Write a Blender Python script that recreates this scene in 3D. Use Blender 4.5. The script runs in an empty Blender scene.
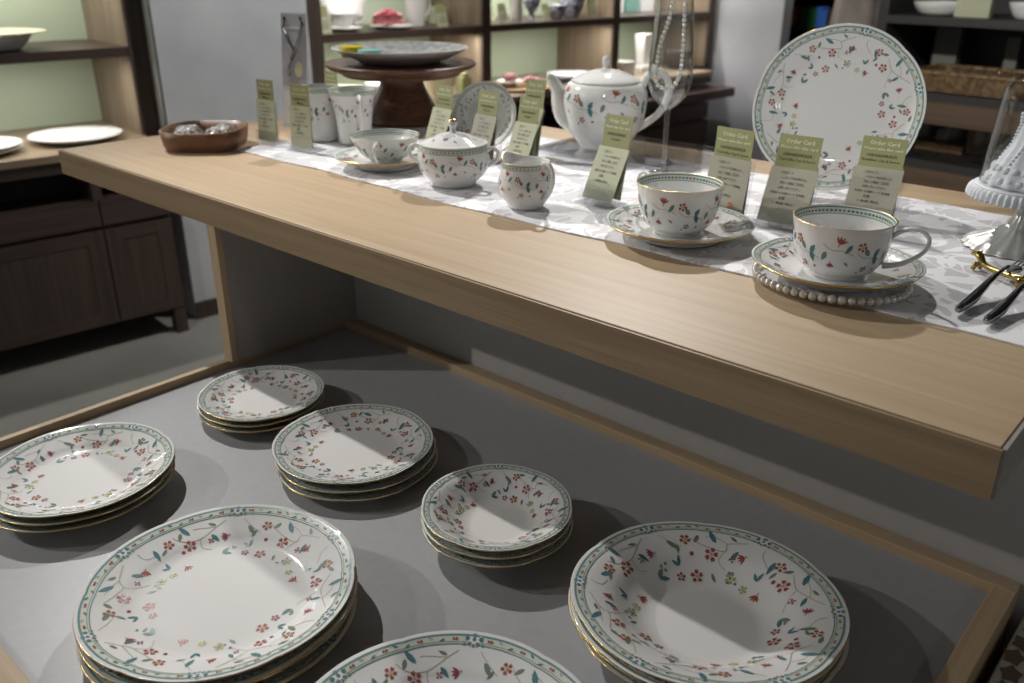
import bpy, bmesh, math, random
import numpy as np
from mathutils import Vector, Matrix
random.seed(7)
C = bpy.context.scene.collection
PI = math.pi
EYE = 1.35

# ------------------------------------------------------------------ camera
def setup_camera():
    f, pitch, roll, yaw = 882.24, .412263, -.0032825, -.729877
    fw = Vector((math.sin(yaw)*math.cos(pitch), math.cos(yaw)*math.cos(pitch), -math.sin(pitch)))
    rt = Vector((math.cos(yaw), -math.sin(yaw), 0)); dn = fw.cross(rt)
    r = rt*math.cos(roll)+dn*math.sin(roll); d = -rt*math.sin(roll)+dn*math.cos(roll)
    cam = bpy.data.cameras.new('camera'); o = bpy.data.objects.new('camera', cam); C.objects.link(o)
    m = Matrix((( r.x, -d.x, -fw.x, 0), (r.y, -d.y, -fw.y, 0), (r.z, -d.z, -fw.z, EYE), (0, 0, 0, 1)))
    o.matrix_world = m
    cam.sensor_width = 36; cam.sensor_fit = 'HORIZONTAL'; cam.lens = f/1024*36
    cam.clip_start = .02; cam.clip_end = 60
    cam.dof.use_dof = True; cam.dof.focus_distance = .98; cam.dof.aperture_fstop = 5.6
    bpy.context.scene.camera = o
setup_camera()
S = bpy.context.scene
S.view_settings.view_transform = 'Standard'; S.view_settings.look = 'None'
S.view_settings.gamma = 1; S.view_settings.use_curve_mapping = False
S.view_settings.exposure = 0.0
wd = bpy.data.worlds.new('world'); S.world = wd; wd.use_nodes = True
wd.node_tree.nodes['Background'].inputs[0].default_value = (.93, .97, 1, 1)
wd.node_tree.nodes['Background'].inputs[1].default_value = .16

# ------------------------------------------------------------------ lights
def spot(name, loc, target, power, size=75, blend=.5, radius=.02, col=(1, .975, .945)):
    l = bpy.data.lights.new(name, 'SPOT'); l.energy = power; l.spot_size = math.radians(size); l.spot_blend = blend
    l.shadow_soft_size = radius; l.color = col
    o = bpy.data.objects.new(name, l); C.objects.link(o); o.location = loc
    o.rotation_euler = (Vector(target)-Vector(loc)).to_track_quat('-Z', 'Y').to_euler()
    return o
def area(name, loc, target, power, sx, sy, col=(1, .97, .92)):
    l = bpy.data.lights.new(name, 'AREA'); l.energy = power; l.shape = 'RECTANGLE'; l.size = sx; l.size_y = sy; l.color = col
    o = bpy.data.objects.new(name, l); C.objects.link(o); o.location = loc
    o.rotation_euler = (Vector(target)-Vector(loc)).to_track_quat('-Z', 'Y').to_euler()
    return o
spot('track_spot_over_table', (-2.55, .86, 2.55), (-.95, .92, .95), 175, 46, 1.0, .022)
spot('track_spot_front', (-3.35, -1.25, 2.45), (-.98, .42, .75), 125, 36, 1.0, .022)
spot('track_spot_front_near', (-2.3, -.95, 2.5), (-1.0, .5, .75), 28, 50, .6, .022)
spot('track_spot_back', (-1.65, 2.4, 2.6), (-.90, 1.15, 1.02), 150, 46, .8, .03)
spot('added_right_fill', (2.4, .3, 2.3), (-.9, .85, .85), 13, 50, .8, .12)  # weak unseen fill lamp, added to lift the grey side panel
spot('track_spot_plate', (.05, -.15, 2.75), (-.60, 1.42, 1.12), 62, 24, .9, .03)
spot('track_spot_aisle', (-2.2, .1, 2.7), (-2.6, 1.0, 0), 45, 55, .8, .05)
spot('added_far_store_light', (-2.0, 3.9, 2.6), (-3.0, 6.2, .9), 120, 40, .8, .05)  # unseen lamp added to brighten the dark shelves far back

# ------------------------------------------------------------------ materials
def nodes(m):
    m.use_nodes = True; nt = m.node_tree
    return nt, nt.nodes, nt.links, nt.nodes['Principled BSDF']
def plain(name, col, rough=.5, metal=0, spec=.5, coat=0, emit=None):
    m = bpy.data.materials.new(name); nt, N, L, b = nodes(m)
    b.inputs['Base Color'].default_value = (*col, 1); b.inputs['Roughness'].default_value = rough
    b.inputs['Metallic'].default_value = metal; b.inputs['Specular IOR Level'].default_value = spec
    b.inputs['Coat Weight'].default_value = coat
    return m
def speckle(name, c1, c2, scale=40, rough=.6, bump=0, detail=4, spec=.5, r2=None):
    m = bpy.data.materials.new(name); nt, N, L, b = nodes(m)
    tc = N.new('ShaderNodeTexCoord'); no = N.new('ShaderNodeTexNoise'); no.inputs['Scale'].default_value = scale
    no.inputs['Detail'].default_value = detail
    cr = N.new('ShaderNodeValToRGB'); cr.color_ramp.elements[0].position = .35; cr.color_ramp.elements[1].position = .65
    cr.color_ramp.elements[0].color = (*c1, 1); cr.color_ramp.elements[1].color = (*c2, 1)
    L.new(tc.outputs['Object'], no.inputs['Vector']); L.new(no.outputs['Fac'], cr.inputs['Fac']); L.new(cr.outputs[0], b.inputs['Base Color'])
    b.inputs['Roughness'].default_value = rough; b.inputs['Specular IOR Level'].default_value = spec
    if bump:
        bp = N.new('ShaderNodeBump'); bp.inputs['Strength'].default_value = bump; bp.inputs['Distance'].default_value = .01
        L.new(no.outputs['Fac'], bp.inputs['Height']); L.new(bp.outputs[0], b.inputs['Normal'])
    return m
def wood(name, c1, c2, axis='X', scale=1.0, rough=.45, stretch=14, contrast=.22, spec=.4):
    m = bpy.data.materials.new(name); nt, N, L, b = nodes(m)
    tc = N.new('ShaderNodeTexCoord'); mp = N.new('ShaderNodeMapping')
    sc = [stretch*4*scale]*3; sc['XYZ'.index(axis)] = 1.6*scale
    mp.inputs['Scale'].default_value = sc
    n1 = N.new('ShaderNodeTexNoise'); n1.inputs['Scale'].default_value = 1.0; n1.inputs['Detail'].default_value = 6; n1.inputs['Distortion'].default_value = .6
    mp2 = N.new('ShaderNodeMapping'); sc2 = [stretch*22*scale]*3; sc2['XYZ'.index(axis)] = 9*scale; mp2.inputs['Scale'].default_value = sc2
    n2 = N.new('ShaderNodeTexNoise'); n2.inputs['Scale'].default_value = 1; n2.inputs['Detail'].default_value = 2
    L.new(tc.outputs['Object'], mp.inputs[0]); L.new(mp.outputs[0], n1.inputs['Vector'])
    L.new(tc.outputs['Object'], mp2.inputs[0]); L.new(mp2.outputs[0], n2.inputs['Vector'])
    mx = N.new('ShaderNodeMath'); mx.operation = 'MULTIPLY_ADD'; mx.inputs[1].default_value = .35
    L.new(n2.outputs['Fac'], mx.inputs[0]); 
    m2 = N.new('ShaderNodeMath'); m2.operation = 'MULTIPLY'; m2.inputs[1].default_value = .65; L.new(n1.outputs['Fac'], m2.inputs[0]); L.new(m2.outputs[0], mx.inputs[2])
    cr = N.new('ShaderNodeValToRGB'); cr.color_ramp.elements[0].position = .5-contrast/1.6; cr.color_ramp.elements[1].position = .5+contrast/1.6
    cr.color_ramp.elements[0].color = (*c1, 1); cr.color_ramp.elements[1].color = (*c2, 1)
    L.new(mx.outputs[0], cr.inputs['Fac']); L.new(cr.outputs[0], b.inputs['Base Color'])
    bp = N.new('ShaderNodeBump'); bp.inputs['Strength'].default_value = .08; bp.inputs['Distance'].default_value = .002
    L.new(mx.outputs[0], bp.inputs['Height']); L.new(bp.outputs[0], b.inputs['Normal'])
    b.inputs['Roughness'].default_value = rough; b.inputs['Specular IOR Level'].default_value = spec
    return m
def glassy(name, tint=(1, 1, 1), rough=.02, ior=1.45, base=.0):
    m = bpy.data.materials.new(name); m.use_nodes = True; nt = m.node_tree; N = nt.nodes; L = nt.links; N.clear()
    out = N.new('ShaderNodeOutputMaterial'); t = N.new('ShaderNodeBsdfTransparent'); t.inputs[0].default_value = (*tint, 1)
    g = N.new('ShaderNodeBsdfGlossy'); g.inputs['Roughness'].default_value = rough
    lw = N.new('ShaderNodeLayerWeight'); lw.inputs[0].default_value = .5
    fr = N.new('ShaderNodeMath'); fr.operation = 'POWER'; fr.inputs[1].default_value = 2.6; L.new(lw.outputs['Facing'], fr.inputs[0])
    mx = N.new('ShaderNodeMixShader'); ad = N.new('ShaderNodeMath'); ad.operation = 'MULTIPLY_ADD'; ad.inputs[1].default_value = .85; ad.inputs[2].default_value = .05+base; ad.use_clamp = True
    L.new(fr.outputs[0], ad.inputs[0]); L.new(ad.outputs[0], mx.inputs[0]); L.new(t.outputs[0], mx.inputs[1]); L.new(g.outputs[0], mx.inputs[2]); L.new(mx.outputs[0], out.inputs[0])
    return m
def damask():
    m = bpy.data.materials.new('damask_cloth'); nt, N, L, b = nodes(m)
    tc = N.new('ShaderNodeTexCoord')
    wn = N.new('ShaderNodeTexNoise'); wn.inputs['Scale'].default_value = 16; wn.inputs['Detail'].default_value = 1
    vm = N.new('ShaderNodeVectorMath'); vm.operation = 'MULTIPLY_ADD'; vm.inputs[1].default_value = (.09, .09, 0)
    L.new(tc.outputs['Object'], wn.inputs['Vector']); L.new(wn.outputs['Color'], vm.inputs[0]); L.new(tc.outputs['Object'], vm.inputs[2])
    mp = N.new('ShaderNodeMapping'); mp.inputs['Scale'].default_value = (46, 27, 1); mp.inputs['Rotation'].default_value = (0, 0, .6)
    L.new(vm.outputs[0], mp.inputs[0])
    v = N.new('ShaderNodeTexVoronoi'); v.feature = 'DISTANCE_TO_EDGE'; v.inputs['Scale'].default_value = 1
    L.new(mp.outputs[0], v.inputs['Vector'])
    n2 = N.new('ShaderNodeTexNoise'); n2.inputs['Scale'].default_value = 22; n2.inputs['Detail'].default_value = 0; L.new(tc.outputs['Object'], n2.inputs['Vector'])
    sb = N.new('ShaderNodeMath'); sb.operation = 'MULTIPLY_ADD'; sb.inputs[1].default_value = .8; sb.inputs[2].default_value = -.27
    L.new(n2.outputs['Fac'], sb.inputs[0])
    gt = N.new('ShaderNodeMath'); gt.operation = 'GREATER_THAN'; L.new(v.outputs[0], gt.inputs[0]); L.new(sb.outputs[0], gt.inputs[1])
    mx = N.new('ShaderNodeMix'); mx.data_type = 'RGBA'; mx.inputs[6].default_value = (.80, .80, .82, 1); mx.inputs[7].default_value = (.55, .54, .56, 1)
    L.new(gt.outputs[0], mx.inputs[0]); L.new(mx.outputs[2], b.inputs['Base Color'])
    b.inputs['Roughness'].default_value = .55; b.inputs['Sheen Weight'].default_value = .2
    fn = N.new('ShaderNodeTexNoise'); fn.inputs['Scale'].default_value = 500; L.new(tc.outputs['Object'], fn.inputs['Vector'])
    bp = N.new('ShaderNodeBump'); bp.inputs['Strength'].default_value = .15; bp.inputs['Distance'].default_value = .001
    L.new(fn.outputs['Fac'], bp.inputs['Height']); L.new(bp.outputs[0], b.inputs['Normal'])
    return m
M = {}
M['white'] = plain('white_glazed_porcelain', (.74, .735, .715), .07, spec=.5)
M['gold'] = plain('gold_rim', (.72, .50, .17), .25, 1)
M['teal'] = plain('teal_enamel', (.13, .25, .25), .32, spec=.3)
M['leafd'] = plain('dark_teal_leaf_enamel', (.08, .20, .22), .32, spec=.3)
M['leafg'] = plain('grey_green_leaf_enamel', (.17, .22, .17), .32, spec=.3)
M['red'] = plain('red_flower_enamel', (.34, .085, .06), .32, spec=.3)
M['pink'] = plain('crimson_bud_enamel', (.30, .07, .10), .32, spec=.3)
M['yel'] = plain('yellow_green_enamel', (.42, .43, .13), .32, spec=.3)
M['stem'] = plain('taupe_stem_enamel', (.42, .37, .32), .32, spec=.3)
M['blue'] = plain('violet_dot_enamel', (.17, .17, .33), .32, spec=.3)
M['band'] = plain('pale_green_band_enamel', (.58, .61, .54), .32, spec=.3)
DECO = ['white', 'gold', 'teal', 'leafd', 'leafg', 'red', 'pink', 'yel', 'stem', 'blue', 'band']
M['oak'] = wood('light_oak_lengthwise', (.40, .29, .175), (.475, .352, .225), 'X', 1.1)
M['oak_front'] = wood('shaded_oak_edge_board', (.25, .17, .095), (.33, .235, .14), 'X', 1.3)  # table oak darkened in its colour for the shaded front face
M['oak_y'] = wood('light_oak_crosswise', (.42, .30, .18), (.50, .37, .23), 'Y', 1.2)
M['oak_z'] = wood('light_oak_upright', (.42, .30, .18), (.50, .37, .23), 'Z', 1.2)
M['tray'] = speckle('grey_laminate', (.335, .340, .352), (.355, .360, .370), 90, .38)
M['panel_back'] = speckle('lightened_back_laminate', (.46, .445, .42), (.48, .465, .44), 60, .5)  # panel laminate with lamp light put into its colour as a paler tone
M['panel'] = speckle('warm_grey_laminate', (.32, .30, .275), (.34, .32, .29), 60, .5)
M['plaster'] = speckle('light_grey_plaster', (.50, .51, .53), (.60, .61, .63), 3.2, .85, .25, 6)
M['plaster2'] = speckle('mid_grey_plaster', (.36, .36, .38), (.42, .42, .44), 3.5, .85, .2, 6)
M['green'] = plain('sage_green_back_panel', (.50, .58, .42), .6)
M['walnut'] = wood('dark_walnut', (.050, .034, .028), (.085, .060, .047), 'Z', .8, .45)
M['walnut_y'] = wood('dark_walnut_shelf', (.050, .033, .028), (.085, .058, .046), 'Y', .8, .4)
M['grain'] = wood('weathered_oak_upright', (.15, .11, .075), (.33, .25, .17), 'Z', .55, .5, 10, .3)
M['counter'] = wood('brown_oak_counter', (.26, .19, .125), (.36, .27, .18), 'Y', .8, .4)
M['floor'] = speckle('grey_concrete_floor', (.27, .265, .24), (.34, .33, .30), 2.2, .5, 0, 5)
M['damask'] = damask()
M['acrylic'] = glassy('clear_acrylic', (.97, .975, .985), .03, 1.4, .01)
M['glass'] = glassy('clear_glass', (.992, .996, .994), .01, 1.5, .015)
M['cardgreen'] = plain('olive_card_paper', (.30, .31, .145), .55)
M['cardpale'] = plain('pale_olive_card_paper', (.46, .47, .32), .55)
M['cardgrey'] = plain('greige_card_paper', (.36, .35, .27), .55)
M['ink'] = plain('dark_ink', (.035, .038, .02), .6)
M['inkw'] = plain('cream_ink', (.75, .74, .52), .6)
M['cherry'] = wood('dark_cherry_wood', (.070, .033, .019), (.15, .072, .042), 'Y', 1.2, .35)
M['boxwood'] = wood('reddish_brown_bentwood', (.15, .07, .036), (.21, .105, .055), 'Y', 1.5, .4)
M['pearl'] = plain('cream_pearl', (.66, .64, .58), .16, metal=.35, coat=.8)
M['silver'] = plain('silver_metal', (.62, .62, .62), .16, 1)
M['darksteel'] = plain('dark_polished_steel', (.30, .30, .31), .14, 1)
M['brass'] = plain('polished_brass', (.42, .30, .09), .2, 1)
M['pewter'] = plain('silvered_metal', (.60, .60, .57), .34, .75)
M['lace'] = speckle('white_bisque_ruffle', (.58, .61, .64), (.68, .70, .73), 200, .6)
M['white2'] = plain('plain_white_ceramic', (.80, .79, .76), .25)
M['cream'] = plain('cream_ceramic', (.74, .68, .48), .25)
M['rose'] = plain('pink_petals', (.82, .36, .40), .5)
M['rosel'] = plain('pale_pink_petals', (.84, .50, .55), .5)
M['macaron'] = plain('dusty_pink_macaron', (.42, .17, .17), .6)
M['bluew'] = speckle('blue_and_white_ceramic', (.10, .12, .24), (.72, .73, .76), 45, .25, 0, 2)
M['platter'] = speckle('grey_patterned_ceramic', (.28, .30, .30), (.50, .49, .47), 60, .25, 0, 4)
M['platterb'] = plain('taupe_glazed_underside', (.46, .41, .37), .35)
M['yglass'] = plain('amber_glass', (.50, .42, .03), .15)
M['tglass'] = plain('pale_turquoise_glass', (.20, .38, .33), .2)
M['basket'] = speckle('dark_honey_wicker', (.10, .06, .025), (.30, .19, .09), 60, .5, .5, 2)
M['board'] = wood('honey_wood_board', (.28, .16, .07), (.42, .26, .13), 'X', 2, .4)
M['black'] = plain('near_black', (.010, .010, .011), .6)
M['darkgrey'] = plain('dark_grey_shelf', (.035, .033, .032), .5)
M['brownsh'] = wood('mid_brown_shelf_board', (.09, .058, .035), (.13, .085, .052), 'X', .8, .5)
M['greyob'] = plain('grey_board', (.16, .16, .14), .6)
M['photo'] = speckle('grey_menu_print', (.36, .36, .39), (.50, .49, .51), 18, .4, 0, 2)
M['paper'] = plain('white_paper', (.70, .71, .72), .5)
M['plastic'] = speckle('crinkled_clear_wrap', (.22, .20, .18), (.62, .61, .60), 70, .12, .8, 3)
M['drape'] = speckle('beige_fabric', (.20, .17, .15), (.32, .28, .25), 8, .8)
M['crim'] = plain('red_print', (.55, .13, .05), .6)

# ------------------------------------------------------------------ mesh builder
class MB:
    def __init__(s): s.v = []; s.f = []; s.m = []; s.sm = []
    def add(s, vs, fs, mi=0, smooth=True):
        o = len(s.v); s.v += [tuple(p) for p in vs]
        for f in fs: s.f.append(tuple(i+o for i in f)); s.m.append(mi); s.sm.append(smooth)
    def box(s, x0, x1, y0, y1, z0, z1, mi=0, bev=0):
        if bev <= 0:
            vs = [(x, y, z) for x in (x0, x1) for y in (y0, y1) for z in (z0, z1)]
            s.add(vs, [(0, 1, 3, 2), (4, 6, 7, 5), (0, 4, 5, 1), (2, 3, 7, 6), (0, 2, 6, 4), (1, 5, 7, 3)], mi, False); return
        bm = bmesh.new(); bmesh.ops.create_cube(bm, size=1)
        for v in bm.verts: v.co = Vector(((x0+x1)/2+v.co.x*(x1-x0), (y0+y1)/2+v.co.y*(y1-y0), (z0+z1)/2+v.co.z*(z1-z0)))
        bmesh.ops.bevel(bm, geom=bm.edges[:], offset=bev, segments=2, affect='EDGES', profile=.5)
        bm.verts.index_update(); s.add([v.co[:] for v in bm.verts], [[v.index for v in f.verts] for f in bm.faces], mi, False); bm.free()
    def lathe(s, prof, n=48, mi=0, cx=0, cy=0, cz=0, mf=None, rf=None, close=False):
        # prof list of (r,z); r==0 allowed at ends ; mf(k)-> mat ; rf(r,theta,k)-> (r,dz)
        base = len(s.v); rows = []
        for k, (r, z) in enumerate(prof):
            if r < 1e-7: rows.append([len(s.v)]); s.v.append((cx, cy, cz+z)); continue
            row = []
            for j in range(n):
                t = 2*PI*j/n; rr, dz = (r, 0) if rf is None else rf(r, t, k)
                row.append(len(s.v)); s.v.append((cx+rr*math.cos(t), cy+rr*math.sin(t), cz+z+dz))
            rows.append(row)
        for k in range(len(rows)-1):
            a, b = rows[k], rows[k+1]; m_ = mi if mf is None else mf(k)
            for j in range(n):
                j2 = (j+1) % n
                if len(a) == 1 and len(b) == 1: break
                if len(a) == 1: f = (a[0], b[j2], b[j])
                elif len(b) == 1: f = (a[j], a[j2], b[0])
                else: f = (a[j], a[j2], b[j2], b[j])
                s.f.append(f); s.m.append(m_); s.sm.append(True)
    def tube(s, pts, rad, n=10, mi=0, flat=1.0, up=Vector((0, 0, 1)), cap=True):
        # rad float or list ; flat scales the 'side' radius
        P = [Vector(p) for p in pts]; K = len(P); rows = []
        for i, p in enumerate(P):
            t = (P[min(i+1, K-1)]-P[max(i-1, 0)]).normalized()
            a = t.cross(up)
            if a.length < 1e-4: a = t.cross(Vector((1, 0, 0)))
            a.normalize(); b = a.cross(t).normalized(); r = rad[i] if isinstance(rad, (list, tuple)) else rad
            row = []
            for j in range(n):
                q = 2*PI*j/n; row.append(len(s.v)); s.v.append(tuple(p+a*(math.cos(q)*r*flat)+b*(math.sin(q)*r)))
            rows.append(row)
        for i in range(K-1):
            for j in range(n):
                j2 = (j+1) % n; s.f.append((rows[i][j], rows[i][j2], rows[i+1][j2], rows[i+1][j])); s.m.append(mi); s.sm.append(True)
        if cap: s.f.append(tuple(rows[0][::-1])); s.m.append(mi); s.sm.append(True); s.f.append(tuple(rows[-1])); s.m.append(mi); s.sm.append(True)
    def ball(s, c, r, mi=0, n=10, m=7, sx=1, sy=1, sz=1):
        prof = [(r*math.sin(PI*k/m), -r*math.cos(PI*k/m)) for k in range(m+1)]
        prof[0] = (0, -r); prof[-1] = (0, r); o = len(s.v); s.lathe(prof, n, mi)
        for i in range(o, len(s.v)):
            x, y, z = s.v[i]; s.v[i] = (c[0]+x*sx, c[1]+y*sy, c[2]+z*sz)
    def xform(s, mat, start=0):
        for i in range(start, len(s.v)): s.v[i] = tuple(mat @ Vector(s.v[i]))
    def build(s, name, mats, parent=None, loc=None, rot=None):
        me = bpy.data.meshes.new(name); me.from_pydata(s.v, [], s.f)
        if isinstance(mats, str): mats = [mats]
        for k in mats: me.materials.append(M[k])
        me.polygons.foreach_set('material_index', s.m); me.polygons.foreach_set('use_smooth', s.sm); me.update()
        o = bpy.data.objects.new(name, me); C.objects.link(o)
        if parent: o.parent = parent
        if loc: o.location = loc
        if rot: o.rotation_euler = rot
        return o
def tag(o, label=None, cat=None, group=None, kind=None):
    if label: o['label'] = label
    if cat: o['category'] = cat
    if group: o['group'] = group
    if kind: o['kind'] = kind
    return o
def thing(name, label, cat, loc=(0, 0, 0), rz=0, group=None):
    o = bpy.data.objects.new(name, None); C.objects.link(o); o.empty_display_size = .02
    o.location = loc; o.rotation_euler = (0, 0, rz); return tag(o, label, cat, group)
def dup(root, loc, rz=0, label=None, group=None):
    r = root.copy(); C.objects.link(r); r.location = loc; r.rotation_euler = (0, 0, rz)
    if label: r['label'] = label
    if group: r['group'] = group
    for ch in list(root.children):
        c = ch.copy(); C.objects.link(c); c.parent = r
        for g in list(ch.children):
            d = g.copy(); C.objects.link(d); d.parent = c
    return r
def smooth_prof(pts, k=5):
    out = []; n = len(pts)
    for i in range(n-1):
        p0, p1, p2, p3 = pts[max(i-1, 0)], pts[i], pts[i+1], pts[min(i+2, n-1)]
        for j in range(k):
            t = j/k
            out.append(tuple(.5*((2*p1[d])+(-p0[d]+p2[d])*t+(2*p0[d]-5*p1[d]+4*p2[d]-p3[d])*t*t+(-p0[d]+3*p1[d]-3*p2[d]+p3[d])*t**3) for d in range(len(p1))))
    out.append(tuple(pts[-1])); return [(max(p[0], 0),)+tuple(p[1:]) for p in out] if len(pts[0]) == 2 else out
def curve(pts, k=6):
    out = []; n = len(pts)
    for i in range(n-1):
        p0, p1, p2, p3 = [Vector(pts[q]) for q in (max(i-1, 0), i, i+1, min(i+2, n-1))]
        for j in range(k):
            t = j/k; out.append(.5*((2*p1)+(-p0+p2)*t+(2*p0-5*p1+4*p2-p3)*t*t+(-p0+3*p1-3*p2+p3)*t**3))
    out.append(Vector(pts[-1])); return out

# ------------------------------------------------------------------ painted flowers (faces that follow a glazed surface)
class Painter:
    def __init__(s, mb, surf, lift=.0003): s.mb = mb; s.surf = surf; s.lift = lift
    def pt(s, u, v, lift=None):
        p = s.surf(u, v); e = .0006; a = s.surf(u+e, v)-p; b = s.surf(u, v+e)-p; n = a.cross(b)
        if n.length < 1e-12: n = Vector((0, 0, 1))
        n.normalize(); return p+n*(s.lift if lift is None else lift)
    def poly(s, cu, cv, ang, pts, mi, lift=None):
        ca, sa = math.cos(ang), math.sin(ang); vs = []
        for x, y in pts: vs.append(s.pt(cu+x*ca-y*sa, cv+x*sa+y*ca, lift))
        mx = sum(p[0] for p in pts)/len(pts); my = sum(p[1] for p in pts)/len(pts)
        vs.append(s.pt(cu+mx*ca-my*sa, cv+mx*sa+my*ca, lift)); n = len(pts)
        s.mb.add(vs, [(i, (i+1) % n, n) for i in range(n)], mi, True)
    def leaf(s, u, v, ang, L, W, mi=3):
        pts = [(0, 0), (L*.2, W*.38), (L*.5, W*.5), (L*.8, W*.28), (L, 0), (L*.8, -W*.2), (L*.5, -W*.4), (L*.2, -W*.3)]
        s.poly(u, v, ang, pts, mi)
    def dot(s, u, v, r, mi=6, lift=None):
        s.poly(u, v, 0, [(r*math.cos(2*PI*i/7), r*math.sin(2*PI*i/7)) for i in range(7)], mi, lift)
    def flower(s, u, v, ang, r, mi=5, c=7, petals=5):
        for i in range(petals):
            a = ang+2*PI*i/petals; s.poly(u+math.cos(a)*r*.28, v+math.sin(a)*r*.28, a, [(0, 0), (r*.3, r*.32), (r*.72, r*.26), (r*.62, 0), (r*.74, -r*.2), (r*.3, -r*.3)], mi)
        s.dot(u, v, r*.24, c, s.lift*2)
    def side_flower(s, u, v, ang, r, mi=5):
        for da in (-.75, -.25, .25, .75):
            s.leaf(u, v, ang+da, r*1.25, r*.42, mi)
        s.leaf(u, v, ang+PI, r*.5, r*.4, 8)
    def stem(s, pts, w=.0007, mi=8):
        P = curve([(a, b, 0) for a, b in pts], 5); L_ = []; R_ = []
        for i, p in enumerate(P):
            t = P[min(i+1, len(P)-1)]-P[max(i-1, 0)]; n = Vector((-t.y, t.x, 0)).normalized()*(w/2)
            L_.append(s.pt(p.x+n.x, p.y+n.y, s.lift*.7)); R_.append(s.pt(p.x-n.x, p.y-n.y, s.lift*.7))
        k = len(P); s.mb.add(L_+R_, [(i, i+k, i+1+k, i+1) for i in range(k-1)], mi, True)

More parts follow.
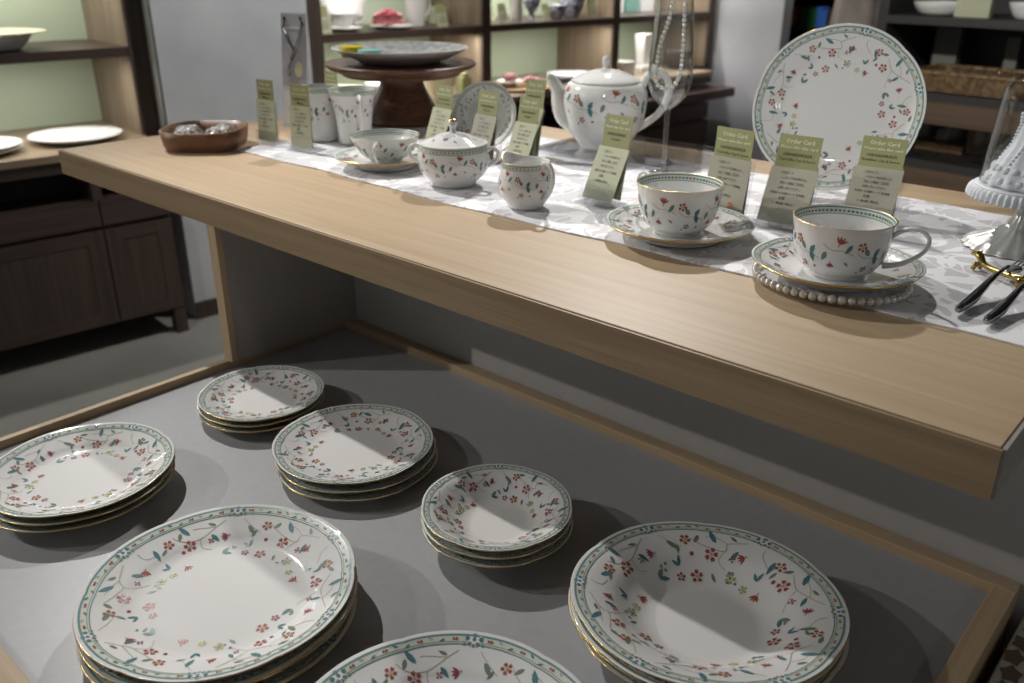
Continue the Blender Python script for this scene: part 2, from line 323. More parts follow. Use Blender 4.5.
def plate_mesh(R, prof, scal=.018, lobes=6, seed=1, deco='full', nth=144, wellf=.42, mult=1.0, oval=1.0):
    """prof: (fraction of R, z) along the upper surface from centre to rim. z=0 at the foot."""
    rnd = random.Random(seed)
    top = smooth_prof([(f*R, z) for f, z in prof], 5)
    def rf(r, t, k=0):
        w = max(0, (r/R-.62)/.38); w = w*w*(3-2*w)
        l = abs(math.cos(lobes*t/2)); l = 1-l**.6           # sharp brackets between lobes
        return r*(1+scal*w*(.5-l*1.0)), 0
    th = .0026
    und = [(R*.990, top[-1][1]-th*1.0), (R*.974, top[-1][1]-th*1.3), (R*.9, top[-1][1]-th*1.6-.0012)]
    zi = lambda f: np.interp(f*R, [p[0] for p in top], [p[1] for p in top])
    for f in (.8, .7, .62): und.append((f*R, max(zi(f)-th*1.3, .0014)))
    und += [(.58*R, .001), (.575*R, 0), (.55*R, 0), (.545*R, .0012), (0, .0013)]
    full = top+[(R*1.004, top[-1][1]-th*.35)]+und
    kt = len(top); mb = MB()
    mb.lathe(full, nth, 0, rf=rf, mf=lambda k: 1 if kt-2 < k <= kt+1 else 0)
    # flip so that faces point outwards
    mb.f = [f[::-1] for f in mb.f]
    xs = np.array([p[0] for p in top]); zs = np.array([p[1] for p in top])
    def surf(x, y):
        r = math.hypot(x, y); t = math.atan2(y, x); z = float(np.interp(min(r, R), xs, zs)); rr = rf(r, t)[0]; k = rr/r if r > 1e-9 else 1
        return Vector((x*k, y*k, z))
    p = Painter(mb, surf)
    def ring(f0, f1, mi, lift=.0002, n=144):
        vs = []
        for j in range(n):
            t = 2*PI*j/n
            for f in (f0, f1): vs.append(p.pt(f*R*math.cos(t), f*R*math.sin(t), lift))
        mb.add(vs, [(2*j, 2*j+1, (2*j+3) % (2*n), (2*j+2) % (2*n)) for j in range(n)], mi, True)
    if deco == 'plain': pass
    else:
        ring(.905, .962, 10, .00015); ring(.957, .972, 2, .00025); ring(.897, .905, 2, .00025); ring(.914, .918, 4, .00025)
        sc = R/.13
        def P(f, d):
            if f < .85 and d % 1 == 0: f += .012*math.sin(d*1.7); d += 3*math.sin(d*.9+f*20)
            return (f*R*math.cos(math.radians(d)), f*R*math.sin(math.radians(d)))
        nm = max(8, int(round(60*R/.13/6)))
        for s_ in range(lobes):
            a0 = 360/lobes*s_; st = 360/lobes
            # bracket ornament
            for da, f, m_, r_ in ((0, .935, 0, .0070), (0, .935, 9, .0018), (-2.9, .94, 3, .0022), (2.9, .94, 3, .0022), (-1.7, .905, 4, .002), (1.7, .905, 4, .002), (0, .965, 2, .0022), (0, .895, 2, .0016), (-4, .90, 2, .0014), (4, .90, 2, .0014)):
                u, v = P(f, a0+da); p.dot(u, v, r_*sc, m_, .0004 if m_ else .0003)
            for q in range(nm):
                d = a0+5+(st-10)*(q+.5)/nm; u, v = P(.936, d); an = math.radians(d+90)
                if q % 3 == 0:
                    p.dot(u, v, .0014*sc, 5, .0004)
                    u, v = P(.936, d+st*.022); p.dot(u, v, .0012*sc, 5, .0004)
                elif q % 3 == 1: p.leaf(u, v, an+.5, .006*sc, .0028*sc, 4)
                else: p.leaf(u, v, an-.5, .0055*sc, .0025*sc, 3 if q % 2 else 8)
            alt = s_ % 2
            # branch
            k = mult*sc*1.18
            p.stem([P(.86, a0+6), P(.80, a0+14), P(.74, a0+20), P(.77, a0+31), P(.82, a0+36)], .0008*k)
            p.stem([P(.80, a0+14), P(.83, a0+22), P(.845, a0+27)], .0006*k)
            p.stem([P(.74, a0+20), P(.66, a0+20), P(.60, a0+14)], .0005*k)
            p.stem([P(.86, a0+56), P(.79, a0+53), P(.74, a0+47)], .0006*k)
            J = lambda: rnd.uniform(-.7, .7)
            u, v = P(.80, a0+24); p.leaf(u, v, math.radians(a0+60)+J(), .014*k, .0050*k, 3)
            u, v = P(.84, a0+33); p.leaf(u, v, math.radians(a0+150)+J(), .009*k, .0038*k, 4)
            u, v = P(.76, a0+12); p.leaf(u, v, math.radians(a0+200)+J(), .010*k, .004*k, 3)
            u, v = P(.81, a0+50); p.leaf(u, v, math.radians(a0+250)+J(), .013*k, .0046*k, 4 if alt else 3)
            u, v = P(.75, a0+44); p.leaf(u, v, math.radians(a0+190)+J(), .008*k, .003*k, 4)
            u, v = P(.84, a0+12); p.leaf(u, v, math.radians(a0+100)+J(), .008*k, .003*k, 4)
            u, v = P(.70, a0+28); p.flower(u, v, math.radians(a0+30+180)+J(), .0055*k, 5, 8)
            u, v = P(.79, a0+41); p.flower(u, v, math.radians(a0)+J(), .0048*k, 5)
            u, v = P(.72, a0+4); p.side_flower(u, v, math.radians(a0+100)+J(), .0050*k, 5 if alt else 6)
            u, v = P(.67, a0+37); p.dot(u, v, .0018*k, 6); 
            u, v = P(.685, a0+14); p.flower(u, v, 0, .0028*k, 6, 6, 4)
            if deco == 'full':
                u, v = P(.55, a0+8); 
                if alt:
                    p.flower(u, v, 1, .0045*k, 7, 4)
                    for e in range(4):
                        uu, vv = P(.55+rnd.uniform(-.05, .05), a0+8+rnd.uniform(-7, 7)); p.dot(uu, vv, .0013*k, 9)
                    u, v = P(.57, a0+20); p.leaf(u, v, math.radians(a0+230), .008*k, .003*k, 4)
                else:
                    p.leaf(u, v, math.radians(a0+260), .009*k, .0042*k, 3); p.leaf(u, v, math.radians(a0+320), .009*k, .004*k, 4)
                    for e in range(3):
                        uu, vv = P(.60+rnd.uniform(-.03, .03), a0+rnd.uniform(-4, 4)); p.dot(uu, vv, .0012*k, 4)
                u, v = P(.525, a0+38); (p.flower if alt else p.side_flower)(u, v, math.radians(a0+70 if alt else a0+190)+J(), .0052*k, 5)
                u, v = P(.60, a0+49); p.leaf(u, v, math.radians(a0+40), .008*k, .0032*k, 3); p.leaf(u, v, math.radians(a0+100), .007*k, .003*k, 3)
                u, v = P(.51, a0+52); p.flower(u, v, .4, .0036*k, 7 if not alt else 6, 8)
    if oval != 1.0:
        mb.xform(Matrix.Diagonal((1, oval, 1, 1)))
    return mb

RIMZ = EYE-.6         # top of the tray rim
TZ = RIMZ-.012        # display tray surface
def stack(name, R, prof, n, pitch, x, y, rz, label, group, cat, seed, offs=None, **kw):
    base = plate_mesh(R, prof, seed=seed, **kw).build(name, DECO)
    words = {3: ['lowest', 'middle one', 'topmost'],
             4: ['lowest', 'second lowest', 'second highest', 'topmost']}[n]
    for i in range(n):
        o = base if i == 0 else base.copy()
        if i: C.objects.link(o)
        ox, oy = (offs[i] if offs else (0, 0))
        o.location = (x+ox, y+oy, TZ+.0008+i*pitch); o.rotation_euler = (0, 0, rz+(.15*i if i != n-1 else 0))
        tag(o, label.format(words[i]), cat, group)
DIN = [(0, .0032), (.3, .0030), (.56, .0030), (.66, .0050), (.74, .0095), (.86, .0150), (.95, .0195), (1, .0208)]
stack('dinner_plate', .1310, DIN, 4, .0088, -.6800, .3310, .35, 'large white floral dinner plate, {} in the stack at front left', 'large dinner plates stacked at front left', 'plate', 3, offs=[(.004, -.003), (-.002, .002), (.003, -.002), (0, 0)])
stack('dessert_plate', .1085, DIN, 3, .0082, -1.0145, .3400, 1.0, 'medium floral plate, {} in the stack cut by the left picture edge', 'medium plates stacked at the far left', 'plate', 5, offs=[(.003, -.004), (.002, -.002), (0, 0)], mult=1.1)
SML = [(0, .0028), (.3, .0026), (.54, .0026), (.66, .0048), (.76, .008), (.88, .0125), (1, .0158)]
stack('bread_plate', .0880, SML, 3, .0078, -1.0325, .6100, .1, 'small floral bread plate, {} in the rearmost stack of the grey tray', 'bread plates stacked at the back of the tray', 'plate', 8, offs=[(.002, -.003), (0, -.002), (0, 0)], mult=1.15)
stack('cake_plate', .1025, SML, 3, .0085, -.8200, .6080, .7, 'floral cake plate, {} in the stack between bread plates and small bowls', 'cake plates stacked in the middle of the tray', 'plate', 11, offs=[(.012, -.004), (.007, -.002), (0, 0)], mult=1.1)
BWL = [(0, .0030), (.3, .0028), (.46, .0040), (.60, .0100), (.74, .0185), (.86, .0245), (1, .0275)]
stack('small_bowl', .0850, BWL, 3, .0085, -.5715, .6140, .2, 'small shallow floral bowl, {} in the stack at tray centre', 'small bowls stacked at the tray centre', 'bowl', 13, offs=[(.004, -.003), (.001, -.002), (0, 0)], mult=1.2)
SOUP = [(0, .0030), (.3, .0028), (.44, .0036), (.56, .0110), (.70, .0240), (.84, .0315), (.95, .0350), (1, .0358)]
stack('soup_bowl', .1285, SOUP, 4, .0056, -.3110, .6270, .55, 'wide deep floral soup bowl, {} in the stack at front right', 'wide soup bowls stacked at front right', 'bowl', 17, offs=[(.003, -.003), (-.002, 0), (.002, -.002), (0, 0)], mult=1.1, oval=.93)
stack('dinner_plate', .1325, DIN, 3, .0090, -.378, .343, .05, 'large floral dinner plate, {} in the stack cut by the bottom picture edge', 'dinner plates stacked at the bottom edge', 'plate', 3)

# ------------------------------------------------------------------ display fixture
def fixture():
    TX0, TX1, TY0, TY1 = -1.713, -.1035, .6565, 1.452
    top = EYE-.3297; bot = EYE-.3741
    t = thing('display_counter', 'long raised oak table top with grey side panel over the plate tray', 'display table', (TX0, TY0, 0))
    def loc(mb): mb.xform(Matrix.Translation((-TX0, -TY0, 0))); return mb
    m = MB(); m.box(TX0+.004, TX1-.004, TY0+.0035, TY1, bot, top, 0, .0006); loc(m).build('table_top', 'oak', t)
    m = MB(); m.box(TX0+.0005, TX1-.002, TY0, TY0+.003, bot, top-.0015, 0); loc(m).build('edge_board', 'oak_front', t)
    m = MB(); m.box(TX1-.0032, TX1, TY0+.003, TY1, bot, top-.001, 0); loc(m).build('end_board', 'panel', t)
    # side panel with oak front edge
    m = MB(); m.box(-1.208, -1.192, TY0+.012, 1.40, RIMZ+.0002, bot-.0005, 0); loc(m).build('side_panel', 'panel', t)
    m = MB(); m.box(-1.212, -1.190, TY0+.001, TY0+.0118, RIMZ+.0002, bot-.0005, 0); loc(m).build('panel_edge', 'oak_z', t)
    # back panel under the top
    m = MB(); m.box(-1.191, .9, .912, .935, .02, bot-.0005, 0); loc(m).build('back_panel', 'panel_back', t)
    return top
TOPZ = fixture()
def tray():
    # grey bottom and oak rim
    X0, X1, Y0, Y1 = -1.200, -.1200, .162, .889
    t = thing('display_tray', 'low grey display tray with oak rim holding the stacked plates', 'tray', (X0, Y0, 0))
    L_ = lambda mb: (mb.xform(Matrix.Translation((-X0, -Y0, 0))), mb)[1]
    m = MB(); m.box(X0, X1, Y0, Y1, TZ-.02, TZ); L_(m).build('tray_bottom', 'tray', t)
    w = .0215; h = .012
    m = MB(); m.box(X0-w*.5, X1+w, Y1, Y1+w, TZ-.08, TZ+h, 0, .0008); L_(m).build('back_rim', 'oak', t)
    m = MB(); m.box(X0-w*.5, X1+w, Y0-w, Y0, TZ-.08, TZ+h, 0, .0008); L_(m).build('front_rim', 'oak', t)
    m = MB(); m.box(X0-w*.5, X0, Y0, Y1, TZ-.08, TZ+h, 0, .0008); L_(m).build('left_rim', 'oak_y', t)
    m = MB(); m.box(X1, X1+w, Y0, Y1, TZ-.08, TZ+h, 0, .0008); L_(m).build('right_rim', 'oak_y', t)
    m = MB(); m.box(X0+.01, X1-.01, Y0+.01, Y1-.01, 0, TZ-.0205); L_(m).build('plinth', 'panel', t)
tray()

# runner
def runner():
    x0, x1, y0, y1 = -1.462, -.106, .872, 1.348; nx, ny = 160, 56; rnd = random.Random(2); m = MB()
    def z(x, y):
        e = min(abs(y-y0), abs(y1-y), .03)/.03
        return .0016+.0009*(math.sin(x*37+y*11)*math.sin(y*31-x*5)+1)*(.35+.65*e)*.8
    vs = []
    for i in range(nx+1):
        for j in range(ny+1):
            x = x0+(x1-x0)*i/nx; y = y0+(y1-y0)*j/ny
            yy = y+(.004*math.sin(x*9)+.0022*math.sin(x*31+1))*(1 if j in (0, ny) else 1); xx = x+.003*math.sin(y*14)*(1 if i < nx//2 else 0)
            vs.append((xx, yy, z(x, y)))
    fs = [(i*(ny+1)+j, (i+1)*(ny+1)+j, (i+1)*(ny+1)+j+1, i*(ny+1)+j+1) for i in range(nx) for j in range(ny)]
    m.add(vs, fs)
    # skirt thickness
    k = len(m.v); edge = [i*(ny+1) for i in range(nx+1)]
    m.add([(vs[e][0], vs[e][1], .0002) for e in edge]+[vs[e] for e in edge], [(q, q+1, q+1+nx+1, q+nx+1) for q in range(nx)])
    edge = list(range(ny+1))
    m.add([(vs[e][0], vs[e][1], .0002) for e in edge]+[vs[e] for e in edge], [(q+1, q, q+ny+1, q+1+ny+1) for q in range(ny)])
    edge = [i*(ny+1)+ny for i in range(nx+1)]
    m.add([(vs[e][0], vs[e][1], .0002) for e in edge]+[vs[e] for e in edge], [(q+1, q, q+nx+1, q+1+nx+1) for q in range(nx)])
    o = m.build('table_runner', 'damask', None, (0, 0, TOPZ)); tag(o, 'white damask table runner lying along the oak table top', 'table runner')
runner()
RZ = TOPZ+.0040      # objects on the runner
# ------------------------------------------------------------------ cups, pots
def cup_body(prof_out, th=.0022, n=72, lobe=0, deco=True, seed=0, inner_band=True, nmot=3, spout=None, ysc=None, dsc=1.0, band_out=False):
    """prof_out: (r,z) from the foot centre to the rim, outside surface"""
    out = smooth_prof(prof_out, 6); R, H = out[-1]
    inn = [(max(r-th, .001), z) for r, z in out[::-1] if z > .006]+[(0, .0075)]
    kt = len(out); mb = MB()
    def rf(r, t, k):
        w = max(0, (out[min(k, kt-1)][1]/H-.75)/.25) if k < kt else max(0, 1-(k-kt)/6)
        d = 0; rr = r
        if lobe: rr = r*(1+lobe*w*math.cos(6*t))
        if spout:
            e = math.exp(-((math.atan2(math.sin(t-spout[0]), math.cos(t-spout[0])))/.38)**2); rr += spout[1]*w*e; d = spout[2]*w*e
        return rr, d
    mb.lathe(out+inn, n, 0, mf=lambda k: 1 if kt-2 < k <= kt-1 else 0, rf=rf)
    ps = np.array([0]+list(np.cumsum([math.hypot(out[i+1][0]-out[i][0], out[i+1][1]-out[i][1]) for i in range(kt-1)])))
    rs = np.array([p[0] for p in out]); zs = np.array([p[1] for p in out]); Rr = rs.max()
    LT = ps[-1]
    def surf(u, v):      # v measured from the rim down along the profile
        q = LT-v; r = float(np.interp(q, ps, rs)); z = float(np.interp(q, ps, zs)); t = -u/Rr; w = max(0, (z/H-.75)/.25)
        if lobe: r *= 1+lobe*w*math.cos(6*t)
        if spout:
            e = math.exp(-((math.atan2(math.sin(t-spout[0]), math.cos(t-spout[0])))/.38)**2); r += spout[1]*w*e; z += spout[2]*w*e
        return Vector((r*math.cos(t), r*math.sin(t), z))
    p = Painter(mb, surf, -.0003)
    p.lift = .0003
    # choose normal direction outward
    a = surf(.0, H*.4); b = p.pt(0, H*.4)
    if (b-a).dot(Vector((a.x, a.y, 0))) < 0: p.lift = -.0003
    rnd = random.Random(seed); per = 2*PI*Rr; k = dsc
    if deco:
        step = .030*k; cnt = max(3, int(round(per/step))); step = per/cnt
        for i in range(cnt):
            u = step*i; j = rnd.uniform(-.004, .004)
            v0 = H*.22+(i % 2)*H*.12
            p.stem([(u-.014*k, v0+.012*k), (u-.004*k, v0+.008*k), (u+.006*k, v0+.008*k), (u+.014*k, v0+.003*k)], .0007*k)
            if i % 2:
                p.leaf(u-.004*k, v0+.006*k, 1.9, .010*k, .0060*k, 3); p.leaf(u-.004*k, v0+.008*k, 4.2, .009*k, .0056*k, 3); p.leaf(u+.002*k, v0+.006*k, 5.3, .009*k, .0050*k, 4)
                p.flower(u+.010*k, v0-.002*k, .5, .0044*k, 5)
                p.flower(u+.004*k, v0+.019*k, .5, .0034*k, 6); p.dot(u+.009*k, v0+.023*k, .0012*k, 9); p.dot(u-.008*k, v0+.020*k, .0014*k, 5)
            else:
                p.side_flower(u, v0+.002*k, 4.4+j*30, .0058*k, 5); p.leaf(u+.011*k, v0+.010*k, 1.2, .009*k, .0050*k, 4); p.leaf(u-.011*k, v0+.002*k, 1.0, .010*k, .0044*k, 3)
                p.side_flower(u+.006*k, v0+.020*k, 1.5, .0045*k, 6); p.leaf(u-.006*k, v0+.018*k, 2.4, .006*k, .0024*k, 4)
    def strip(f, mi, v0, v1, n=96, rin=0.0, lift=.0003):
        vs = []
        for j in range(n):
            u = per*j/n
            for v in (v0, v1):
                q = surf(u, v)
                if rin:
                    rr = math.hypot(q.x, q.y); kk = (rr-rin-lift)/rr
                    q = Vector((q.x*kk, q.y*kk, q.z))
                else: q = p.pt(u, v, abs(p.lift)*.8*(1 if p.lift > 0 else -1))
                vs.append(q)
        mb.add(vs, [(2*j, 2*j+1, (2*j+3) % (2*n), (2*j+2) % (2*n)) for j in range(n)], mi, True)
    if inner_band:
        strip(0, 2, .0012, .0030, rin=th); strip(0, 10, .0030, .0095, rin=th); strip(0, 2, .0095, .0104, rin=th, lift=.0004)
        cnt = int(per/.0052)
        for i in range(cnt):
            u = per*i/cnt; mi = [5, 3, 4, 2, 3][i % 5]; vs = []
            for q in range(6):
                an = q*PI/3; s_ = surf(u+.0019*math.cos(an), .0063+.0016*math.sin(an)); rr = math.hypot(s_.x, s_.y); kk = (rr-th-.0007)/rr; vs.append((s_.x*kk, s_.y*kk, s_.z))
            mb.add(vs, [(5, 4, 3, 2, 1, 0)], mi, True)
    if band_out:
        strip(0, 2, .0010, .0022); strip(0, 10, .0022, .0075); strip(0, 2, .0075, .0083)
        cnt = int(per/.006)
        for i in range(cnt): p.dot(per*i/cnt, .0048, .0013, [5, 3, 4, 3][i % 4], p.lift*2)
    return mb
def handle(pts, rads, flat=.6, gold=True, name='handle', parent=None, mats=None):
    P = curve(pts, 6); n = len(P)
    rr = [float(np.interp(i/(n-1), np.linspace(0, 1, len(rads)), rads)) for i in range(n)]
    m = MB(); m.tube(P, rr, 12, 0, 1.0, Vector((0, 1, 0)))
    return m.build(name, mats or ['white'], parent)
TEA = [(0, .004), (.026, .004), (.0275, .0), (.0295, .0), (.0315, .004), (.0420, .012), (.0490, .025), (.0520, .042), (.0540, .0580), (.0558, .0655)]
def teacup(label, x, y, z, rz, seed, scale=1.0, prof=TEA, name='teacup', group=None):
    t = thing(name, label, 'cup', (x, y, z), rz, group)
    m = cup_body(prof, seed=seed, lobe=.006, dsc=1.3); m.build('body', DECO, t)
    R = prof[-1][0]; H = prof[-1][1]
    handle([(R-.006, 0, H*.74), (R+.006, 0, H*.90), (R+.022, 0, H*.96), (R+.034, 0, H*.82), (R+.030, 0, H*.58), (R+.010, 0, H*.34), (R-.008, 0, H*.26)], [.0030, .0025, .0022, .0022, .0024, .0030, .0036], parent=t)
    t.scale = (scale, scale, scale); return t
SAU = [(0, .0040), (.30, .0040), (.36, .0038), (.40, .0050), (.55, .0072), (.75, .0120), (.90, .0175), (1, .0200)]
def saucer(R, x, y, z, rz, label, seed=21, name='saucer'):
    o = plate_mesh(R, SAU, seed=seed, deco='rim', mult=1.25, scal=.02).build(name, DECO, None, (x, y, z), (0, 0, rz)); tag(o, label, 'saucer'); return o
saucer(.0915, -.5650, .9480, RZ, .2, 'floral saucer under the middle teacup, in front of the flute glass')
teacup('white floral teacup on its saucer, nearest the champagne flute', -.5690, .9500, RZ+.0045, math.radians(160), 4, .968)
saucer(.0890, -.3480, .9190, RZ+.004, .5, 'floral saucer lying on a pearl necklace, under the right teacup', 22)
teacup('white floral teacup with gold rim, on the saucer with pearls', -.3470, .9200, RZ+.0085, math.radians(10), 9, .958)
saucer(.084, -1.150, .965, RZ, .2, 'floral saucer under the low wide cup at the left of the runner', 23)
WIDE = [(0, .004), (.020, .004), (.022, 0), (.024, 0), (.027, .005), (.040, .014), (.050, .028), (.0560, .040), (.0585, .046)]
t = teacup('low wide white cup on saucer with its handle towards the viewer', -1.1550, .9700, RZ+.0045, math.radians(-52), 12, 1.0, WIDE, 'wide_teacup')

def pearls(name, pts, rads, label, cat, clasp=None):
    t = thing(name, label, cat, tuple(pts[0])); o = Vector(pts[0])
    m = MB()
    for p, r in zip(pts, rads): q = Vector(p)-o; m.ball(q, r, 0, 12, 8)
    ob = m.build('pearl_strand', 'pearl', t); return t
# necklace curled under the right saucer
pp = []; rr = []
cx, cy = -.3500, .9120; a = math.radians(168); rad = .0815
tot = 0
while a < math.radians(168+278):
    r = .0032+.0016*max(0, math.sin((a-math.radians(168))/math.radians(278)*PI))
    pp.append((cx+rad*math.cos(a), cy+rad*.86*math.sin(a), RZ+r)); rr.append(r); a += (2*r+.0003)/rad
pearls('pearl_necklace', pp, rr, 'string of cream pearls curled round and under the right saucer', 'necklace')

# sugar bowl
def sugar():
    x, y = -.975, .953
    t = thing('sugar_bowl', 'lidded white floral sugar bowl between the wide cup and the creamer', 'sugar bowl', (x, y, RZ), math.radians(30)); t.scale = (1.1, 1.1, 1.03)
    pr = [(0, .003), (.026, .003), (.028, 0), (.030, 0), (.034, .006), (.045, .018), (.0505, .034), (.049, .050), (.0460, .060)]
    m = cup_body(pr, seed=31, lobe=.01, inner_band=False, band_out=True, n=72); m.build('body', DECO, t)
    for s in (1, -1):
        handle([(s*.046, 0, .050), (s*.056, 0, .056), (s*.064, 0, .050), (s*.062, 0, .038), (s*.050, 0, .030)], [.003, .0026, .0026, .0026, .0032], parent=t)
    m = MB(); lp = smooth_prof([(0, .0765), (.008, .0762), (.022, .0728), (.036, .0668), (.044, .0630), (.0475, .0622), (.0475, .0600), (.044, .0598)], 4)
    m.lathe(lp[::-1], 60, 0, mf=lambda k: 1 if k in (4,) else 0)
    xs = np.array([q[0] for q in lp[:-8]]); zs = np.array([q[1] for q in lp[:-8]])
    def surf(u, v): r = math.hypot(u, v); return Vector((u, v, float(np.interp(r, xs, zs))))
    p = Painter(m, surf)
    for i in range(6):
        an = i*PI/3+.4; p.flower(.027*math.cos(an), .027*math.sin(an), an, .0035, 5 if i % 2 else 6); p.leaf(.030*math.cos(an+.4), .030*math.sin(an+.4), an+1.2, .008, .003, 3); p.dot(.018*math.cos(an+.5), .018*math.sin(an+.5), .0014, 4)
    lid = m.build('lid', DECO, t)
    m = MB(); m.lathe(smooth_prof([(.0075, .0755), (.0045, .079), (.0045, .083), (.0070, .089), (.0060, .0930)], 4), 20, 0); m.lathe([(.0060, .0930), (.004, .0955), (0, .096)], 20, 1)
    m.build('knob', ['white', 'gold'], lid)
sugar()
def creamer():
    t = thing('creamer', 'small white floral creamer jug right of the sugar bowl', 'creamer', (-.804, .927, RZ), math.radians(-8))
    pr = [(0, .003), (.020, .003), (.022, 0), (.024, 0), (.028, .006), (.036, .018), (.039, .032), (.0355, .048), (.0335, .056), (.0355, .064)]
    m = cup_body(pr, seed=41, inner_band=False, band_out=True, spout=(PI, .012, .006)); m.build('body', DECO, t)
    handle([(.031, 0, .055), (.038, 0, .066), (.050, 0, .064), (.056, 0, .048), (.050, 0, .030), (.036, 0, .016)], [.003, .0034, .0032, .003, .003, .003], parent=t)
creamer()
def teapot():
    t = thing('teapot', 'white floral teapot with spout to the left, behind the cards', 'teapot', (-.960, 1.320, RZ+.006), math.radians(40))
    pr = [(0, .003), (.036, .003), (.038, 0), (.041, 0), (.046, .008), (.062, .028), (.072, .054), (.0765, .080), (.0755, .097), (.068, .110), (.061, .1145), (.052, .1165)]
    m = cup_body(pr, th=.003, seed=51, inner_band=False, dsc=1.75, band_out=False, n=80); m.build('body', DECO, t)
    m = MB(); lp = smooth_prof([(.050, .116), (.060, .116), (.0595, .119), (.050, .1245), (.034, .131), (.018, .1355), (.008, .1365)], 4); m.lathe(lp, 60, 0)
    for k, r_ in ((0, .0625),): m.lathe([(.0602, .1148), (.0612, .1165), (.0598, .1182)], 60, 2)
    lid = m.build('lid', ['white', 'gold', 'band'], t)
    m = MB(); m.lathe(smooth_prof([(.010, .1355), (.005, .139), (.0055, .143), (.0075, .150), (.0065, .156), (.003, .159), (0, .1595)], 4), 20, 0); m.build('knob', 'white', lid)
    P = curve([(-.050, 0, .042), (-.070, 0, .056), (-.080, 0, .078), (-.085, 0, .100), (-.096, 0, .119), (-.104, 0, .123)], 6); n = len(P)
    m = MB(); m.tube(P, [float(np.interp(i/(n-1), [0, .3, .6, .85, 1], [.027, .022, .0145, .0105, .0085])) for i in range(n)], 16, 0, .8, Vector((0, 1, 0)))
    m.build('spout', 'white', t)
    handle([(.064, 0, .098), (.072, 0, .122), (.090, 0, .134), (.110, 0, .118), (.112, 0, .088), (.094, 0, .056), (.052, 0, .028)], [.0075, .007, .0068, .0068, .0068, .0065, .0075], parent=t)
teapot()
# clear tray under the teapot
m = MB(); m.box(-1.06, -.73, 1.222, 1.43, 0, .0045, 0, .001)
for a_ in ((-1.06, -.73, 1.222, 1.226), (-1.06, -.73, 1.426, 1.43)): m.box(*a_, .0045, .011, 0)
o = m.build('serving_tray', 'acrylic', None, (0, 0, RZ+.0002)); tag(o, 'clear acrylic tray with low rim underneath the teapot', 'tray')
# mugs
def mug(name, x, y, rz, pr, label, seed, hs=1.0, metal=False):
    t = thing(name, label, 'mug', (x, y, RZ), rz); R, H = pr[-1]
    m = cup_body(pr, seed=seed, inner_band=True, band_out=True, dsc=1.1); m.build('body', DECO, t)
    handle([(R-.006, 0, H*.86), (R+.008, 0, H*.92), (R+.020, 0, H*.82), (R+.021, 0, H*.55), (R+.010, 0, H*.33), (R-.012, 0, H*.27)], [.004, .0036, .0036, .0036, .0036, .004], parent=t)
MUGP = [(0, .003), (.026, .003), (.028, 0), (.030, 0), (.031, .006), (.0325, .030), (.036, .060), (.041, .085), (.0455, .098)]
mug('flared_mug', -1.352, 1.062, math.radians(-25), MUGP, 'tall flared floral mug directly left of the dark cake stand', 61)
MUG2 = [(0, .003), (.030, .003), (.032, 0), (.034, 0), (.036, .004), (.0375, .03), (.038, .06), (.038, .098)]
mug('straight_mug', -1.425, 1.040, math.radians(200), MUG2, 'straight white floral mug half hidden behind an order card', 62)

# standing plates
def standing(name, R, x, y, z, rz, tilt, label, seed, spin, deco='full'):
    mesh = plate_mesh(R, DIN, seed=seed, deco=deco)
    o = mesh.build(name, DECO)
    Mt = Matrix.Translation((x, y, z)) @ Matrix.Rotation(rz, 4, 'Z') @ Matrix.Rotation(PI/2-tilt, 4, 'X') @ Matrix.Rotation(spin, 4, 'Z')
    o.matrix_world = Mt; tag(o, label, 'plate'); return o
R_ = .1190; ti = math.radians(17); zz = RZ+.002+R_*math.cos(ti)
standing('dinner_plate', R_, -.536, 1.322, zz+.001, math.radians(22), ti, 'large floral dinner plate standing upright at the back of the table', 3, .3)
def easel(x, y, rz, label, w=.10, h=.12, d=.09, mat='acrylic'):
    m = MB()
    for s in (-1, 1):
        m.tube([(s*w/2, -.038, .026), (s*w/2, -.036, .003), (s*w/2, .02, .0032), (s*w/2, d, .003)], .003, 8)
        m.tube([(s*w/2, .012, .003), (s*w/2, .012+h*.36, h)], .0028, 8)
    m.tube([(-w/2, .012+h*.18, h*.5), (w/2, .012+h*.18, h*.5)], .0022, 8)
    o = m.build('plate_stand', mat, None, (x, y, RZ), (0, 0, rz)); tag(o, label, 'stand')
easel(-.528, 1.342, math.radians(22), 'clear plate stand holding the large upright dinner plate', .08, .10, .05)
R2 = .059; zz = RZ+R2*math.cos(ti)+.003
standing('bread_plate', R2, -1.110, 1.172, zz, math.radians(25), math.radians(20), 'small upright floral plate behind the cards at table centre', 8, .2, 'rim')
standing('bread_plate', .046, -1.170, 1.168, RZ+.043+.003, math.radians(30), math.radians(20), 'smaller upright floral plate left of the other small upright plate', 8, 1.1, 'rim')
easel(-1.105, 1.189, math.radians(25), 'clear stand behind the small upright plate', .04, .05, .03)
easel(-1.162, 1.185, math.radians(30), 'clear stand behind the smaller upright plate', .04, .05, .03)

